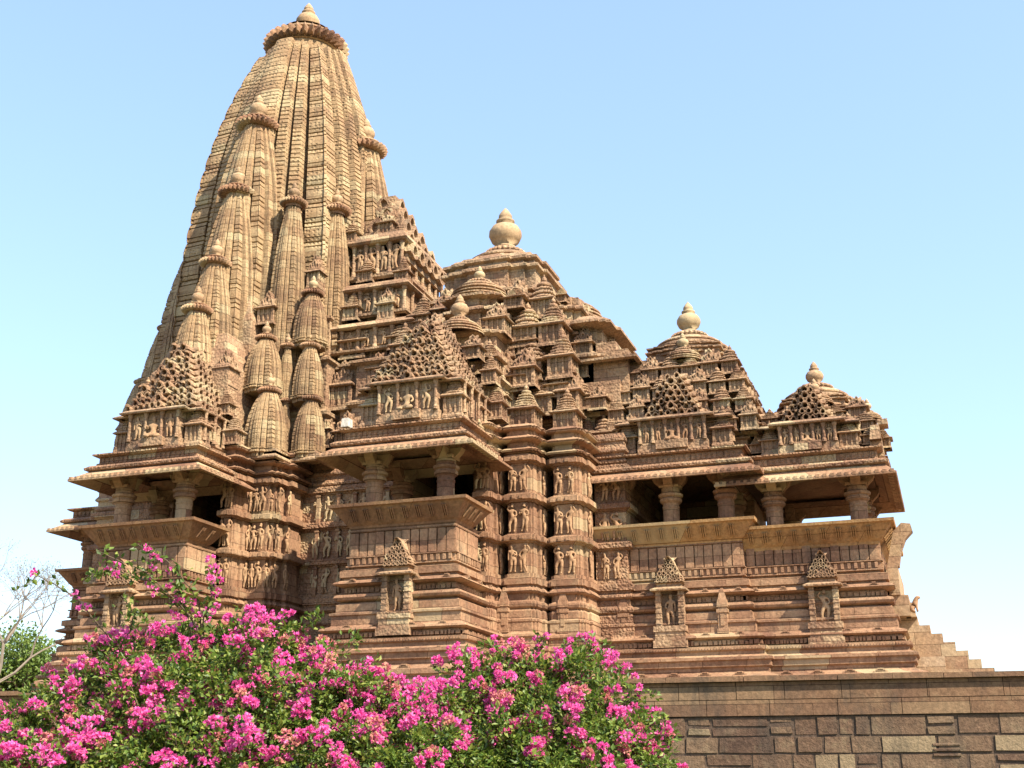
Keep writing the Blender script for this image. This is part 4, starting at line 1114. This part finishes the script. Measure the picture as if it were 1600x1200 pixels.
SP = [([at(330, 1020, 11.6), at(295, 960, 11.4), at(230, 895, 11.2), at(150, 860, 11.0)], 90, 9), ([at(320, 1010, 11.6), at(310, 940, 11.5), at(275, 885, 11.3), at(215, 850, 11.2)], 90, 8),
      ([at(310, 1000, 11.6), at(330, 930, 11.5), at(330, 880, 11.5)], 70, 16), ([at(300, 1010, 11.6), at(290, 950, 11.4), at(270, 900, 11.3)], 70, 22), ([at(180, 1010, 11.5), at(120, 935, 11.3), at(60, 900, 11.2), at(20, 925, 11.1)], 36, 7),
      ([at(280, 950, 11.4), at(240, 910, 11.3), at(170, 890, 11.2), at(130, 905, 11.2)], 90, 12), ([at(200, 1000, 11.5), at(210, 960, 11.4), at(190, 930, 11.4)], 40, 6),
      ([at(455, 1000, 11.7), at(485, 975, 11.6), at(500, 955, 11.6)], 60, 0), ([at(380, 990, 11.8), at(378, 955, 11.8)], 25, 5), ([at(430, 985, 11.7), at(440, 955, 11.7)], 20, 0)]
bush("bougainvillea_bush", "wide bougainvillea bush with magenta blossom and long arching sprays, left of the gap", LB, SP, (at(330, 1200, 11.4).x, at(330, 1200, 11.4).y, 0), 5)
RB = [lobe(*a) for a in ((760, 1075, 70, 12.2), (800, 1045, 55, 12.4), (740, 1140, 75, 11.8), (840, 1090, 80, 12.0), (900, 1050, 55, 12.4), (880, 1140, 90, 11.6), (950, 1110, 70, 12.0), (800, 1190, 90, 11.2), (960, 1175, 80, 11.6), (1010, 1165, 45, 11.9), (730, 1210, 80, 11.0), (900, 1225, 90, 11.0), (1010, 1215, 55, 11.6), (745, 1025, 32, 12.5), (915, 1015, 28, 12.5))]
SR = [([at(930, 1060, 12.2), at(960, 1045, 12.1), at(985, 1048, 12.1)], 40, 3), ([at(960, 1110, 12.0), at(990, 1090, 12.0), at(1008, 1100, 12.0)], 50, 10), ([at(990, 1160, 11.8), at(1025, 1125, 11.8), at(1040, 1120, 11.8)], 50, 12),
      ([at(1000, 1180, 11.8), at(1040, 1160, 11.7), at(1052, 1155, 11.7)], 40, 10), ([at(840, 1030, 12.3), at(850, 1000, 12.3), at(835, 995, 12.3)], 40, 4), ([at(870, 1020, 12.4), at(900, 1000, 12.4), at(930, 1005, 12.4)], 40, 14)]
bush("bougainvillea_bush", "smaller bougainvillea bush with round magenta clusters beside the rubble wall", RB, SR, (at(870, 1200, 12).x, at(870, 1200, 12).y, 0), 11, 1.1, .75)

# trees beyond the platform on the left
def tree_branches(mb, p, d, l, rad, depth, r, tips, spread=.75):
    q = p + d * l
    mid = p + d * l * .5 + rv(r) * l * .06
    tube(mb, [p, mid, q], rad, rad * .68, 5)
    if depth == 0: tips.append((q, d)); return
    for k in range(r.choice((2, 3))):
        nd = (d + rv(r) * spread); nd.z = nd.z + .12; nd.normalize()
        tree_branches(mb, q, nd, l * r.uniform(.68, .86), rad * .62, depth - 1, r, tips, spread)
def tree(name, label, foot, h, seed, lm, depth, nleaf, ls, wood, spread=.75, trunk=.3):
    r = random.Random(seed); root = bpy.data.objects.new(name, None); C.objects.link(root); root.location = foot
    tag(root, label, "tree")
    mb = MB(); tips = []
    tree_branches(mb, Vector((0, 0, 0)), Vector((r.uniform(-.1, .1), 0, 1)).normalized(), h * trunk, h * (.014 if depth > 6 else .028), depth, r, tips, spread)
    zm = max(v[2] for v in mb.v); kz = h / zm
    mb.v = [(x * kz, y * kz, z * kz) for x, y, z in mb.v]; tips = [(q * kz, d) for q, d in tips]
    mb.obj("trunk", wood, root)
    cr_ = MB()
    for (q, d) in tips:
        for k in range(nleaf):
            pp = q + rv(r) * r.random() ** .5 * ls * 5
            leaf(cr_, pp, rv(r), rv(r) + Vector((0, 0, 1)), ls * r.uniform(.7, 1.3), ls * .6)
    cr_.obj("crown", lm, root)
    return root
M_LEAF2 = leaf_material("tree_leaf", ((.07, .12, .02), (.12, .19, .035), (.18, .25, .05)), .35)
M_LEAF3 = leaf_material("sparse_leaf", ((.22, .22, .09), (.32, .30, .14)), .4)
def gpt(px, Y): 
    v = onY(px, 1229, Y); return (v.x, Y, 0)
tree("bare_tree", "pale nearly bare tree with thin twigs at the left edge", gpt(-45, 62), 16.4, 23, M_LEAF3, 7, 4, .11, M_PALEBARK, .8, .24)
tree("leafy_tree", "round green leafy tree behind the platform at the left edge", gpt(30, 74), 11.9, 4, M_LEAF2, 6, 70, .32, M_BARK, 1.05, .24)


# the hundred carved figures and roof pavilions that show largest stay parts of their own; the rest of each kind is one part
def merge_rest(kind, name, keep=100):
    bpy.context.view_layer.update()
    L_ = [o for o in bpy.data.objects if o.type == 'MESH' and o.name.split('.')[0] == kind]
    def size(o):
        M = o.matrix_world; c = M @ Vector((0, 0, .5)); k = M.to_scale()
        return abs(k.x) * abs(k.z) / max(1, (c - camo.location).length) ** 2 * (1 if c.y < 46.5 else .1)
    L_.sort(key=size, reverse=True)
    rest = L_[keep:]
    if not rest: return
    mb = MB(); mat = rest[0].data.materials[0]
    for o in rest:
        n = len(mb.v); M = o.matrix_world; fl = M.determinant() < 0
        mb.v += [tuple(M @ v.co) for v in o.data.vertices]
        for p_ in o.data.polygons:
            f = [n + i for i in p_.vertices]
            mb.f.append(tuple(reversed(f)) if fl else tuple(f))
        bpy.data.objects.remove(o)
    o = mb.obj(name, mat, temple, kind.endswith('figure')); o["kind"] = "stuff"
merge_rest("carved_figure", "small_figures")
merge_rest("roof_pavilion", "small_roof_pavilions")
